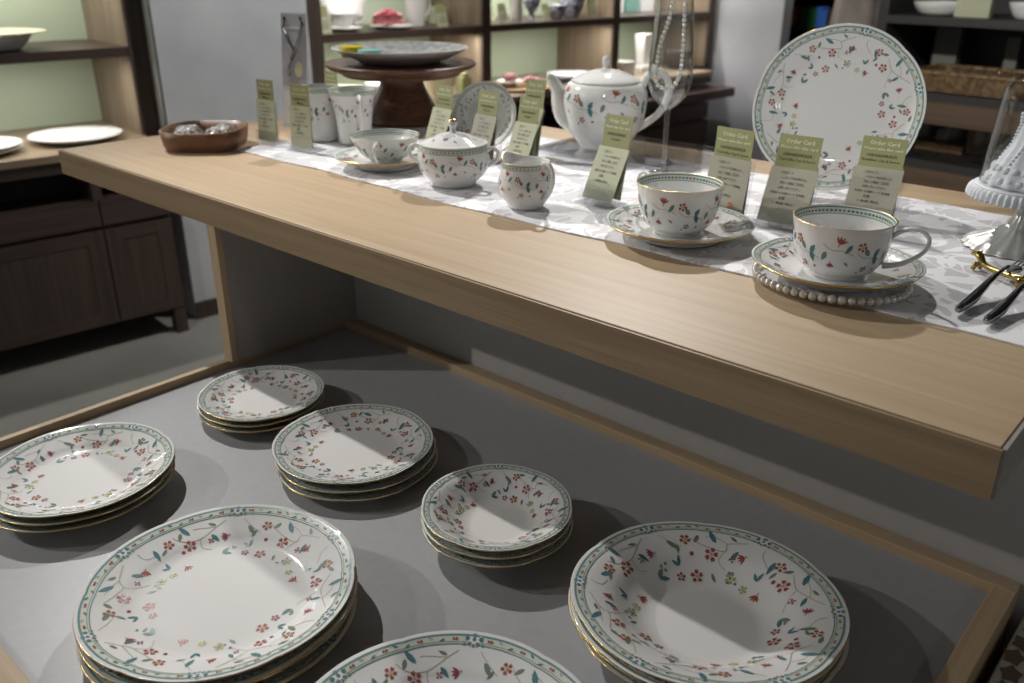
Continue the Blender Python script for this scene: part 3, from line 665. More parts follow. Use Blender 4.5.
# ------------------------------------------------------------------ order cards
_tc = {}
def text_geo(s, size):
    k = (s,)
    if k not in _tc:
        cu = bpy.data.curves.new('lettering', 'FONT'); cu.body = s; cu.size = 1; cu.align_x = 'LEFT'; cu.resolution_u = 1; cu.offset = .008
        ob = bpy.data.objects.new('lettering', cu); C.objects.link(ob)
        dg = bpy.context.evaluated_depsgraph_get(); me = ob.evaluated_get(dg).to_mesh()
        vs = [v.co.copy() for v in me.vertices]; fs = [tuple(p.vertices) for p in me.polygons]
        ob.evaluated_get(dg).to_mesh_clear(); bpy.data.objects.remove(ob); bpy.data.curves.remove(cu); _tc[k] = (vs, fs)
    vs, fs = _tc[k]; return [(v.x*size, v.y*size, 0) for v in vs], fs
def put_text(mb, s, size, x, y, mi, y0=-.0004, center=False, width=None):
    vs, fs = text_geo(s, size)
    if not vs: return
    xs = [v[0] for v in vs]; w = max(xs)-min(xs); k = 1
    if width: k = width/w
    off = -(max(xs)+min(xs))/2*k if center else -min(xs)*k
    mb.add([(x+v[0]*k+off, y0, y+v[1]) for v in vs], fs, mi, False)
def order_card(x, y, rz, tilt, label, hlabel, item, z=None, hs=1.0, w=.058, slip=.0, dot=False, grey=True):
    """card leaning back in a clear holder; local: width along x, faces -y"""
    z = z or RZ
    t = thing('order_card', label, 'card', (x, y, z), rz, None)
    rot = Matrix.Translation((0, 0, .004)) @ Matrix.Rotation(-tilt, 4, 'X')
    Hh = .112*hs
    # header sheet
    m = MB(); hw = w*.90; m.box(-hw/2+slip, hw/2+slip, .0006, .0012, .010, Hh, 0)
    n0 = .0002
    put_text(m, 'Order Card', .0082*hs, slip, Hh-.0105*hs, 1, n0, True, hw*.66); put_text(m, 'Please take this card', .0052*hs, slip, Hh-.0175*hs, 1, n0, True, hw*.86)
    put_text(m, 'HANASARASA', .0060*hs, slip, Hh-.0268*hs, 2, n0, True, hw*.68)
    put_text(m, item, .0048*hs, slip, Hh-.0330*hs, 2, n0, True, hw*(.86 if len(item) > 10 else .34))
    t2 = tilt*.42; roth = Matrix.Translation((0, (Hh-.036*hs)*(math.sin(tilt)-math.sin(t2)), .004)) @ Matrix.Rotation(-t2, 4, 'X')
    m.xform(roth); m.build('header_sheet', ['cardgreen', 'inkw', 'ink'], t)
    m = MB(); hb = Hh-.036*hs
    m.box(-w/2, w/2, -.0012, -.0006, .003, hb, 0)
    n0 = -.0018
    for i, (s, sz, xx, ww) in enumerate((('・ご注文カード', .0042, -.018, .018), ('このカードをお持ちの上', .0042, -.014, .032), ('お近くの係員にご注文を', .0042, -.014, .030), ('お申し付けください。', .0042, -.014, .028), ('花更紗 お品番カード 和食器', .0036, -.022, .042), ('品番', .0042, -.010, .008), ('2 枚組 税込', .0036, -.016, .026))):
        put_text(m, s, sz*hs, xx*w/.058, hb-.0085-.0068*hs*i, 1, n0, False, ww*w/.058)
    if dot: m.add([(.012+.004*math.cos(q*PI/4), -.0019, .018+.004*math.sin(q*PI/4)) for q in range(8)], [tuple(range(8))], 2, False)
    m.xform(rot); m.build('info_sheet', ['cardgrey' if grey else 'cardpale', 'ink', 'crim'], t)
    # stack of spare cards behind
    m = MB(); m.box(-w/2+.002, w/2-.002, .0014, .0024, .003, hb-.001, 0); m.xform(roth); m.build('spare_sheets', 'cardgrey', t)
    # holder
    m = MB(); a = math.tan(tilt); m.box(-w/2-.003, w/2+.003, -0.0+.0034, .0052, .002, hb*.97, 0); m.box(-w/2-.003, w/2+.003, -.0055, -.0037, .002, .020, 0); m.box(-w/2-.003, w/2+.003, -.0055, .0052, .0, .002, 0)
    m.xform(rot); m.box(-w/2-.004, w/2+.004, -.012, .034, 0, .002, 0)
    h = m.build('card_holder', 'acrylic', None, (x, y, z+.0001), (0, 0, rz)); tag(h, hlabel, 'card holder')
    return t
deg = math.radians
order_card(-.486, 1.066, deg(4), deg(26), 'large order card leaning back, just left behind the right teacup', 'clear holder of the card directly left of the right teacup', 'Tea/Coffee Cup & Saucer', hs=1.00, w=.063)
order_card(-.5640, 1.052, deg(-6), deg(9), 'nearly upright order card with a red dot, just right of the middle teacup', 'clear holder of the card with a red dot', 'Tea/Coffee Cup & Saucer', dot=True, w=.064, hs=1.03)
order_card(-.410, 1.160, deg(5), deg(24), 'rightmost order card, in front of the lower right of the upright plate', 'clear holder of the rightmost card', 'Breakfast Cup & Saucer', w=.063, hs=.95)
order_card(-.734, .999, deg(-4), deg(27), 'pale order card in front of the teapot body', 'clear holder of the card in front of the teapot', 'Creamer', grey=False, w=.055, hs=1.06)
order_card(-.968, 1.085, deg(-2), deg(25), 'pale order card directly behind the creamer', 'clear holder of the card behind the creamer', 'Sugar', grey=False, w=.05)
order_card(-1.012, 1.150, deg(-2), deg(22), 'order card peeking out farther behind the creamer card', 'clear holder farther behind the creamer card', 'Teapot', grey=False, w=.05, hs=1.16)
order_card(-1.060, 1.090, deg(-4), deg(20), 'order card in a thick clear holder behind the right of the sugar bowl', 'thick clear holder behind the right of the sugar bowl', 'Plate', w=.054)
order_card(-1.172, 1.092, deg(-4), deg(22), 'pale order card behind the left of the sugar bowl, right of the wide cup', 'clear holder of the card behind the left of the sugar bowl', 'Covered Sugar', grey=False, w=.052)
order_card(-1.352, .940, deg(10), deg(3), 'upright order card in front of the straight mug', 'clear L-shaped holder of the card in front of the straight mug', 'Mug', grey=False, w=.05)
order_card(-1.456, .938, deg(6), deg(3), 'upright order card farthest left, next to the brown box', 'clear holder of the card farthest left', 'Mug', grey=False, w=.05)
order_card(-1.470, 1.095, deg(-5), deg(5), 'order card whose green top shows just above the straight mug', 'clear holder behind the straight mug', 'Mug', grey=False, w=.05)
# menu stand
t = thing('menu_stand', 'tall acrylic stand with a grey photo leaflet, at the left end of the runner', 'menu stand', (-1.581, 1.090, RZ), deg(14))
rot = Matrix.Rotation(-deg(6), 4, 'X')
m = MB(); m.box(-.034, .034, 0, .003, 0.001, .222); m.xform(rot); m.box(-.036, .036, -.02, .05, 0, .002); m.build('acrylic_frame', 'acrylic', t)
m = MB(); m.box(-.032, .032, -.0012, -.0002, .004, .219, 0); m.box(-.032, .032, -.0020, -.0013, .078, .219, 1)
m.tube([(-.022, -.0028, .212), (-.026, -.0028, .19), (-.012, -.0028, .165), (0.002, -.0028, .15), (-.012, -.0028, .115), (-.014, -.0028, .098)], .0028, 8, 2)
m.tube([(.018, -.0028, .212), (.024, -.0028, .20), (.010, -.0028, .16), (-.006, -.0028, .13)], .0032, 8, 2)
m.ball((.012, -.0022, .112), .011, 3, 12, 8, 1, .06, 1.4)
m.box(-.028, .030, -.0026, -.0020, .190, .1935, 0)
m.xform(rot); m.build('leaflet', ['paper', 'photo', 'darksteel', 'cream'], t)

# ------------------------------------------------------------------ wooden box with wrapped goods
def rrect(w, d, r, n=8):
    pts = []
    for cx, cy, a0 in ((w/2-r, d/2-r, 0), (-w/2+r, d/2-r, 90), (-w/2+r, -d/2+r, 180), (w/2-r, -d/2+r, 270)):
        for i in range(n+1): a = deg(a0+90*i/n); pts.append((cx+r*math.cos(a), cy+r*math.sin(a)))
    return pts
def ring_walls(mb, loops, mi=0):
    # loops: list of (pts, z)
    n = len(loops[0][0]); o = len(mb.v)
    for pts, z in loops: mb.v += [(x, y, z) for x, y in pts]
    for k in range(len(loops)-1):
        for j in range(n):
            j2 = (j+1) % n; mb.f.append((o+k*n+j, o+k*n+j2, o+(k+1)*n+j2, o+(k+1)*n+j)); mb.m.append(mi); mb.sm.append(True)
bw, bd = .146, .150
m = MB()
A = rrect(bw-.016, bd-.016, .042); B = rrect(bw, bd, .050); Bi = rrect(bw-.008, bd-.008, .046); Ai = rrect(bw-.022, bd-.022, .039)
ring_walls(m, [(A, 0), (rrect(bw-.008, bd-.008, .046), .010), (B, .035), (Bi, .0355), (Ai, .006)])
n = len(A); m.add([(x, y, .006) for x, y in Ai], [tuple(range(n))], 0, False); m.add([(x, y, 0) for x, y in A], [tuple(range(n))[::-1]], 0, False)
o = m.build('wooden_box', 'boxwood', None, (-1.540, .859, TOPZ+.0002), (0, 0, deg(41))); tag(o, 'low reddish brown rounded wooden box at the left end of the table', 'box')
rnd = random.Random(5)
for i, (dx, dy, a_) in enumerate(((-.022, -.024, .9), (.022, .020, .6))):
    m = MB(); vs = []; nx = 12
    for a in range(nx+1):
        for b in range(nx+1):
            u, v = a/nx-.5, b/nx-.5; e = 1-max(abs(u), abs(v))*2
            vs.append((u*.052, v*.086, .003+.020*min(1, e*3)+rnd.uniform(-.003, .003)*(e > .05)))
    m.add(vs, [(a*(nx+1)+b, (a+1)*(nx+1)+b, (a+1)*(nx+1)+b+1, a*(nx+1)+b+1) for a in range(nx) for b in range(nx)], 0, False)
    m.box(-.022, .022, -.032, .032, 0, .003)
    o = m.build('wrapped_sachet', 'plastic', None, (-1.540+dx, .859+dy, TOPZ+.0110), (0, 0, a_))
    tag(o, ['crinkled clear-wrapped packet in the left half of the wooden box', 'crinkled clear-wrapped packet in the right half of the wooden box'][i], 'packet', 'wrapped packets in the wooden box')
m = MB(); m.add([(0, 0, .0015), (.03, -.05, .0015), (.055, -.03, .004), (.02, .03, .0125), (0, 0, .0025), (.03, -.05, .0025), (.055, -.03, .005), (.02, .03, .0135)], [(3, 2, 1, 0), (4, 5, 6, 7), (0, 1, 5, 4), (1, 2, 6, 5), (2, 3, 7, 6), (3, 0, 4, 7)], 0, False)
o = m.build('folded_napkin', 'paper', None, (-1.708, .985, TOPZ)); tag(o, 'white folded paper corner sticking out behind the wooden box', 'napkin')

# ------------------------------------------------------------------ dark wooden cake stand with platter
t = thing('cake_stand', 'tall dark cherry wood cake stand at the back left of the table', 'cake stand', (-1.460, 1.280, TOPZ+.0045), 0)
m = MB(); m.lathe(smooth_prof([(0, 0), (.084, 0), (.085, .004), (.080, .015), (.068, .035), (.056, .055), (.046, .078), (.048, .090), (.060, .096)], 4), 48); m.build('pedestal', 'cherry', t)
m = MB(); m.lathe(smooth_prof([(0, .0935), (.110, .094), (.125, .100), (.150, .110), (.158, .117), (.155, .1205), (.140, .120), (0, .120)], 4), 64); m.build('stand_top', 'cherry', t)
PZ = TOPZ+.0045+.1215
t = thing('platter', 'wide shallow grey patterned platter resting on the wooden cake stand', 'platter', (-1.460, 1.280, PZ), 0)
m = MB(); m.lathe(smooth_prof([(0, 0), (.075, 0), (.095, .006), (.125, .019), (.140, .027), (.142, .0285), (.139, .0285), (.120, .021), (.090, .009), (0, .0055)], 4), 64, 0, mf=lambda k: 0 if k < 20 else 1); m.build('dish', ['platterb', 'platter'], t)
m = MB(); m.lathe([(0, 0), (.020, 0), (.024, .020), (.023, .0205), (.015, .002), (0, .002)], 24)
o = m.build('glass_dish', 'yglass', None, (-1.515, 1.195, PZ+.012)); tag(o, 'small amber glass dish on the grey platter', 'dish')
m = MB(); m.lathe([(0, 0), (.020, 0), (.025, .017), (.024, .0175), (.017, .002), (0, .002)], 24)
o = m.build('glass_dish', 'tglass', None, (-1.465, 1.202, PZ+.011)); tag(o, 'small pale turquoise glass dish on the grey platter', 'dish')

# ------------------------------------------------------------------ champagne flute with pearls
FX, FY = -.765, 1.221
t = thing('champagne_flute', 'tall clear champagne flute with a string of pearls inside', 'glass', (FX, FY, RZ))
m = MB(); m.lathe(smooth_prof([(.0, .002), (.028, .0015), (.031, .0018), (.028, .003), (.008, .006), (.0042, .014), (.0040, .060), (.0045, .100), (.007, .106)], 4), 36); m.build('stem_and_foot', 'glass', t)
m = MB(); bowlp = smooth_prof([(.007, .106), (.020, .117), (.0305, .134), (.0345, .155), (.0330, .190), (.0300, .230), (.0270, .275)], 5)
m.lathe(bowlp, 48); m.lathe([(r-.0011, z+.0005) for r, z in bowlp][::-1], 48); m.build('glass_bowl', 'glass', t)
pp = []; rr_ = []
ca, sa = math.cos(deg(42)), math.sin(deg(42))
path = curve([(-.004, 0, .262), (-.008, 0, .235), (-.017, .004, .205), (-.021, .002, .175), (-.022, -.004, .148), (-.012, -.006, .1385), (-.002, 0, .136), (.010, .006, .142), (.016, .003, .160), (.017, 0, .195), (.016, 0, .230), (.015, 0, .262)], 8)
acc = 0; last = path[0]
pts = [last]
for a_, b_ in zip(path, path[1:]):
    seg = (b_-a_).length; d = 0
    while acc+seg-d >= .0073:
        d += .0073-acc; acc = 0; pts.append(a_.lerp(b_, d/seg))
    acc += seg-d
pp = [(FX+p.x*ca-p.y*sa, FY+p.x*sa+p.y*ca, RZ+p.z) for p in pts]
pearls('pearl_necklace', pp, [.0036]*len(pp), 'string of cream pearls hanging inside the champagne flute', 'necklace')

# ------------------------------------------------------------------ domed stand at right
DX, DY = -.233, 1.188
t = thing('domed_cake_stand', 'silvery footed stand with frilled skirt at the right picture edge', 'cake stand', (DX, DY, RZ))
m = MB()
def flute(r, th, k): return (r*(1+.035*math.cos(20*th)), 0)
m.lathe(smooth_prof([(0, 0), (.056, 0), (.058, .003), (.050, .009), (.030, .017), (.017, .026)], 3), 80, 0, rf=flute)
m.lathe(smooth_prof([(.017, .026), (.011, .036), (.008, .050), (.010, .058), (.018, .064), (.0, .065)], 3), 80, 0, rf=flute); m.build('pedestal', 'pewter', t)
m = MB(); m.lathe(smooth_prof([(0, .063), (.050, .066), (.058, .070), (.060, .0735), (.056, .076), (0, .076)], 3), 60, 0)
m.lathe(smooth_prof([(.052, .075), (.060, .0745), (.0645, .070), (.0660, .062), (.0650, .0615), (.0630, .068), (.054, .072)], 3), 208, 0, rf=lambda r, th, k: (r*(1+.035*math.cos(52*th)*(r > .061)), 0))
for i in range(52):
    a = 2*PI*i/52; m.ball((.0655*math.cos(a), .0655*math.sin(a), .0625), .0026, 0, 6, 5)
m.build('frilled_plate', 'lace', t)
t = thing('bell_ornament', 'white ruffled bisque ornament beneath the glass dome', 'ornament', (DX, DY, RZ+.0762))
m = MB()
def ruff(r, th, k): return (r*(1+.045*math.cos(14*th+k*.15)), 0)
m.lathe(smooth_prof([(0, .0), (.048, .0), (.047, .012), (.037, .030), (.027, .050), (.023, .070), (.024, .082), (.014, .095), (0, .099)], 4), 84, 0, rf=ruff)
for zr, rr2, nn in ((.008, .0475, 26), (.020, .0425, 24)):
    for i in range(nn): a = 2*PI*i/nn+zr*40; m.ball((rr2*math.cos(a), rr2*math.sin(a), zr), .0045, 0, 7, 5)
for s in range(6):
    for q in range(14):
        z_ = .028+q*.0042; r_ = float(np.interp(z_, [.012, .030, .050, .070, .082], [.047, .037, .027, .023, .024]))+.001; a = s*PI/3+q*.03; m.ball((r_*math.cos(a), r_*math.sin(a), z_), .0022, 0, 6, 4)
m.build('ruffled_body', 'lace', t)
t = thing('glass_dome', 'clear glass dome with ball knob covering the ruffled ornament', 'dome', (DX, DY, RZ+.0762))
m = MB(); dp = smooth_prof([(.056, .0005), (.0555, .02), (.0525, .060), (.050, .095), (.047, .112), (.036, .124), (.018, .129), (0, .130)], 5); m.lathe(dp, 56); m.build('bell', 'glass', t)
m = MB(); m.lathe(smooth_prof([(.010, .1295), (.005, .134), (.007, .138), (.0125, .147), (.010, .157), (0, .161)], 4), 24); m.build('knob', 'glass', t)

# ------------------------------------------------------------------ cutlery
def cutlery(name, p0, p1, label, kind):
    t = thing(name, label, 'cutlery', p0)
    d = Vector(p1[:2])-Vector(p0[:2]); L_ = d.length; ang = math.atan2(d.y, d.x); t.rotation_euler = (0, 0, ang)
    m = MB(); zc = .0060
    P = [(0, 0, zc-.001), (.005, 0, zc), (.022, 0, zc), (.045, 0, zc+.002), (.070, 0, zc+.007), (L_*.52, 0, zc+.012), (L_*.7, 0, zc+.012)]
    m.tube(curve(P, 5), [float(np.interp(i, [0, 3, 6, 10, 14, 20, 25, 30], [.0026, .0040, .0048, .0056, .0060, .0044, .0028, .0022])) for i in range(31)], 12, 0, .9, Vector((0, 0, 1)))
    m.build('handle', 'darksteel', t)
    m = MB()
    if kind == 'fork':
        m.tube(curve([(L_*.7, 0, zc+.010), (L_*.78, 0, zc+.006), (L_*.84, 0, zc+.003)], 4), [.0022, .003, .004, .0055, .0075, .009, .009, .009, .008], 10, 0, 1.0, Vector((0, 0, 1)))
        o0 = 0
        for s in (-1.5, -.5, .5, 1.5): m.tube([(L_*.83, s*.0042, zc+.003), (L_*.92, s*.0046, zc+.001), (L_, s*.004, zc+.003)], .0011, 6)
        for i in range(len(m.v)): x, y, z_ = m.v[i]; m.v[i] = (x, y, zc+.004+(z_-zc-.004)*.45)
        m.build('tines', 'silver', t)
    else:
        m.tube(curve([(L_*.7, 0, zc+.010), (L_*.78, 0, zc+.006), (L_*.88, 0, zc+.002), (L_, 0, zc)], 4), [.0022, .003, .005, .007, .0085, .009, .009, .0085, .007, .005, .003, .002, .001], 10, 0, 1.0, Vector((0, 0, 1)))
        for i in range(len(m.v)): x, y, z_ = m.v[i]; m.v[i] = (x, y, zc+.003+(z_-zc-.003)*.4)
        m.build('bowl', 'silver', t)
cutlery('fork', (-.214, .902, RZ-.0005), (-.203, 1.098, 0), 'dark steel fork resting diagonally, the left of the two pieces', 'fork')
cutlery('spoon', (-.184, .888, RZ-.0005), (-.172, 1.075, 0), 'dark steel spoon lying right of the fork at the picture edge', 'spoon')
t = thing('cutlery_rest', 'polished brass cutlery rest shaped like a small long-bodied animal', 'cutlery rest', (-.246, 1.068, RZ-.0008), deg(-30)); t.scale = (.9, .9, .9)
m = MB(); m.tube(curve([(-.008, 0, .017), (0, 0, .0195), (.006, 0, .017), (.014, 0, .010), (.030, 0, .008), (.062, 0, .009), (.075, 0, .011)], 5), [float(np.interp(i, [0, 3, 6, 10, 16, 26, 30], [.0018, .0032, .0046, .0048, .0036, .0038, .0044])) for i in range(31)], 12)
for x_ in (.002, .070):
    for s in (-1, 1): m.tube([(x_+.004, s*.003, .010), (x_+.001, s*.006, .001)], [.0038, .0028], 8)
m.build('rest_body', 'brass', t)
m = MB()
for s in (-1, 1): m.tube([(.002, s*.003, .020), (.003, s*.0045, .0245)], [.0018, .0006], 6)
m.build('ears', 'brass', t)

# ------------------------------------------------------------------ room (frame a: out of the wall, b: along it)
YW = .1088
RR = Matrix.Rotation(-YW, 4, 'Z')
def RL(a, b, z=0): return tuple(RR @ Vector((a, b, z)))
def room(mb, name, mats, kind='structure', parent=None):
    o = mb.build(name, mats, parent, (0, 0, 0), (0, 0, -YW))
    if kind and not parent: o['kind'] = kind
    return o
m = MB(); m.box(-5, 5, -3, 9, -.05, 0); room(m, 'floor', 'floor')
m = MB(); m.box(-3.86, -3.31, 1.262, 1.878, 0, 2.9); room(m, 'wall_left', 'plaster')          # pier between the two alcoves
m = MB(); m.box(-3.95, -3.862, -1.2, 7.6, 0, 2.9); room(m, 'wall_back', 'plaster')
m = MB(); m.box(-3.86, -2.92, 4.67, 4.76, 0, 2.9); room(m, 'wall_right', 'plaster2')
m = MB(); m.box(-3.95, 5, 7.5, 7.6, 0, 2.9); room(m, 'wall_far', 'darkgrey')
m = MB(); m.box(-3.95, 5, -3, 9, 2.9, 2.95); room(m, 'ceiling', 'plaster')
m = MB(); m.box(-3.309, -3.300, 1.262, 1.878, 0, .07); room(m, 'baseboard_left', 'walnut')

# shelf lighting strips inside the alcoves
def room_area(name, a, b, z, power, sx, sy):
    p = RL(a, b, z); o = area(name, p, (p[0], p[1], 0), power, sx, sy, (1, .98, .94)); o.rotation_euler = (0, 0, -YW); return o
room_area('alcove_strip_left', -3.50, .6, 1.505, 7, .03, 1.1)
room_area('alcove_strip_right', -3.50, 2.4, 1.505, 3, .03, .8)
room_area('alcove_strip_right', -3.50, 3.3, 1.505, 8, .03, .8)
room_area('alcove_strip_right', -3.50, 4.2, 1.505, 9, .03, .7)
room_area('shelf_strip_left', -3.42, .6, 1.004, 3.6, .02, 1.0)
room_area('shelf_strip_right', -3.42, 2.4, 1.004, 3.6, .02, .8)
room_area('shelf_strip_right', -3.42, 3.3, 1.004, 3.6, .02, .8)
room_area('shelf_strip_right', -3.42, 4.15, 1.004, 2.8, .02, .6)
p_ = RL(-1.2, .9, 2.3); spot('added_far_shelf_light', p_, RL(-1.5, 3.8, .85), 190, 32, .7, .05)  # unseen lamp added over the table so the far shelf contents show
p_ = RL(-2.1, 2.4, 2.6); spot('track_spot_wall', p_, RL(-3.3, 1.9, 1.2), 120, 60, .8, .05)
p_ = RL(-2.4, 3.6, 2.6); spot('track_spot_column', p_, RL(-3.1, 4.8, 1.0), 48, 60, .8, .05)

Bx = lambda a0, a1, b0, b1, z0, z1, bev=0: (lambda mb: (mb.box(a0, a1, b0, b1, z0, z1, 0, bev), mb)[1])(MB())
def unit(label, ups, b0, b1, shelf_z, group, name='wall_shelving'):
    t = thing(name, label, 'shelving', RL(-3.6, (b0+b1)/2, .737), -YW); ox, oy = -3.6, (b0+b1)/2
    def part(nm, mat, *bx):
        mb = MB(); mb.box(*bx); mb.xform(Matrix.Translation((-ox, -oy, -.737))); return mb.build(nm, mat, t)
    part('back_panel', 'green', -3.815, -3.800, b0, b1, .737, 2.3)
    for (u0, u1) in ups:
        part('upright', 'grain', -3.80, -3.384, u0, u1, .737, 2.3); part('upright_edge', 'walnut', -3.384, -3.372, u0, u1, .737, 2.3)
    if b1 < 2: part('reveal_shade', 'greyob', -3.372, -3.312, 1.2545, 1.2578, .737, 2.3)  # added grey strip over the plaster reveal, its colour standing in for shade
    us = sorted(ups); spans = []
    lo = b0
    for (u0, u1) in us:
        if u0-lo > .05: spans.append((lo, u0))
        lo = u1
    if b1-lo > .05: spans.append((lo, b1))
    for (s0, s1) in spans:
        for z in shelf_z: part('shelf', 'walnut_y', -3.80, -3.376, s0, s1, z-.032, z)
    return t
unit('dark-edged wall shelving with sage green back, left of the plaster wall', [(1.188, 1.258)], -.6, 1.258, (1.048, 1.55), '')
unit('dark-edged wall shelving with sage green back, right of the plaster wall', [(1.915, 1.978), (2.84, 2.89), (3.757, 3.806), (4.60, 4.655)], 1.915, 4.655, (1.048, 1.55), '')
SHZ = 1.048; CTZ = .737
def cabinet(label, b0, b1, divs, a_f=-3.215, leg_end=True, pull=False):
    t = thing('base_cabinet', label, 'cabinet', RL(a_f, b1, 0), -YW)
    def part(nm, mat, *bx, par=None, bev=0):
        mb = MB(); mb.box(*bx, 0, bev); mb.xform(Matrix.Translation((-a_f, -b1, 0))); return mb.build(nm, mat, par or t)
    part('carcass', 'walnut', -3.79, a_f-.022, b0, b1-.002, .10, .56)
    part('niche_back', 'black', -3.79, a_f-.2, b0, b1-.002, .5605, .70)
    part('top_rail', 'walnut_y', a_f-.03, a_f, b0, b1, .670, .7110)
    lo = b0
    for k, d in enumerate(divs+[b1]):
        part('drawer', 'walnut_y', a_f-.02, a_f, lo+.003, d-.003, .470, .560)
        if k < len(divs): part('divider', 'walnut', a_f-.19, a_f, d-.016, d+.016, .5602, .670)
        dd = part('door', 'walnut', a_f-.02, a_f-.003, lo+.003, d-.003, .105, .455)
        part('door_panel', 'walnut', a_f-.003, a_f, lo+.003, lo+.06, .105, .455, par=dd); part('door_panel', 'walnut', a_f-.003, a_f, d-.06, d-.003, .105, .455, par=dd)
        part('door_rail', 'walnut_y', a_f-.003, a_f, lo+.06, d-.06, .105, .15, par=dd); part('door_rail', 'walnut_y', a_f-.003, a_f, lo+.06, d-.06, .41, .455, par=dd)
        lo = d
    for b_ in ([b1-.045] if leg_end else [b1-.045])+[b0]:
        part('leg', 'walnut', a_f-.05, a_f, b_, b_+.043, 0, .0995); part('leg', 'walnut', -3.78, -3.73, b_, b_+.043, 0, .0995)
    if pull: part('pull_out_board', 'walnut_y', a_f-.17, a_f+.10, 3.35, 4.56, .592, .642, bev=.002)
    part('counter_top', 'counter', -3.80, a_f+.012, b0, b1+.003, .7115, CTZ-.0005, bev=.001)
cabinet('dark walnut base cabinet with open niches at the left picture edge', -.6, 1.190, [.35, .943])
cabinet('dark walnut base cabinet behind the display table, under the right shelving', 1.90, 4.455, [2.7, 3.3, 3.9], pull=True)

# --- things on the left shelving
def pl(name, R, a, b, z, label, group=None, mat='white2', h=.02, extra=None):
    m = MB(); m.lathe(smooth_prof([(0, 0), (R*.6, 0), (R*.75, h*.4), (R*.97, h*.85), (R, h), (R*.97, h+.001), (R*.7, h*.6), (R*.55, .003+h*.1), (0, .003+h*.1)], 4), 48)
    o = m.build(name, mat, None, RL(a, b, z)); tag(o, label, 'plate', group); return o
pl('white_plate', .156, -3.425, .970, CTZ+.001, 'large plain white plate on the left counter beside the shelf upright', h=.022)
pl('white_plate', .150, -3.40, .635, CTZ+.001, 'lower of two plain white plates at the left picture edge of the counter', h=.018)
pl('white_plate', .150, -3.40, .635, CTZ+.012, 'upper of two plain white plates at the left picture edge of the counter', h=.018)
m = MB(); m.lathe(smooth_prof([(0, 0), (.07, 0), (.095, .008), (.122, .038), (.126, .046), (.122, .046), (.09, .012), (0, .005)], 4), 48)
o = m.build('serving_bowl', 'white2', None, RL(-3.52, .785, SHZ+.001)); tag(o, 'pale serving bowl on the upper left shelf', 'bowl')
m = MB(); m.lathe(smooth_prof([(0, 0), (.10, 0), (.16, .010), (.172, .013), (.16, .014), (0, .006)], 4), 48)
o = m.build('flat_plate', 'cream', None, RL(-3.52, .785, SHZ+.048)); tag(o, 'flat cream plate resting on the pale serving bowl', 'plate')

# --- things on the right shelving (upper shelf)
def box_thing(name, label, cat, a, b, z, da, db, dz, mat, tilt=0, rz=0, group=None):
    m = MB(); m.box(-da/2, da/2, -db/2, db/2, 0, dz, 0, min(da, db, dz)*.08)
    if tilt: m.xform(Matrix.Translation((0, 0, da*math.sin(tilt))) @ Matrix.Rotation(-tilt, 4, 'Y'))
    o = m.build(name, mat, None, RL(a, b, z), (0, 0, -YW+rz)); tag(o, label, cat, group); return o
def small_card(a, b, z, label, h=.085, w=.05, rz=0, grp=None):
    m = MB(); m.box(-.001, .001, -w/2, w/2, 0, h); m.box(.0012, .0032, -w/2-.004, w/2+.004, 0, h*.6, 1); m.xform(Matrix.Rotation(-.25, 4, 'Y')); m.box(-.03, .008, -w/2, w/2, 0, .002, 1)
    for i in range(3): m.box(.0034, .0038, -w*.3, w*.3, h*(.2+.12*i), h*(.2+.12*i)+.002, 2)
    o = m.build('price_card', ['cardgreen', 'cardpale', 'ink'], None, RL(a, b, z), (0, 0, -YW+rz)); tag(o, label, 'card', grp)
def simple_cup(name, label, a, b, z, prof, mat, hr=True, rz=0, hs=1):
    t = thing(name, label, 'cup' if 'pitcher' not in name else 'pitcher', RL(a, b, z), rz-YW)
    pr = smooth_prof(prof, 4); R, H = pr[-1]; m = MB(); m.lathe(pr+[(R-.003, H)]+[(max(r-.004, .0), zz_+.003) for r, zz_ in pr[::-1] if zz_ < H*.9 and zz_ > .004]+[(0, .006)], 40); m.build('body', mat, t)
    if hr: handle([(R-.01, 0, H*.85), (R+.012*hs, 0, H*.9), (R+.030*hs, 0, H*.72), (R+.024*hs, 0, H*.42), (R-.008, 0, H*.25)], [.005, .0045, .0045, .0045, .005], parent=t, mats=mat)
    return t
C_ = [(0, 0), (.028, 0), (.032, .01), (.040, .04), (.044, .075)]
small_card(-3.44, 2.03, SHZ, 'green price card at the left end of the upper right shelf', .11, .06)
t = thing('display_plate', 'upright white scalloped plate at the left of the upper right shelf', 'plate', RL(-3.62, 2.23, SHZ+.118), -YW)
m = MB(); m.lathe([(0, 0), (.07, 0), (.115, .012), (.117, .015), (.07, .005), (0, .004)], 48, rf=lambda r, th, k: (r*(1+.03*math.cos(8*th)*(r > .1)), 0)); m.xform(Matrix.Rotation(PI/2-.25, 4, 'Y')); m.build('dish', 'white2', t)
simple_cup('white_cup', 'white cup and handle standing before the upright scalloped plate', -3.50, 2.16, SHZ+.018, [(0, 0), (.025, 0), (.035, .012), (.050, .035), (.056, .055)], 'white2', True, deg(60))
pl('white_saucer', .085, -3.50, 2.155, SHZ+.001, 'white saucer under the cup on the upper right shelf', h=.014)
pl('white_saucer', .095, -3.47, 2.385, SHZ+.001, 'white saucer carrying a pink rose on the upper right shelf', h=.014)
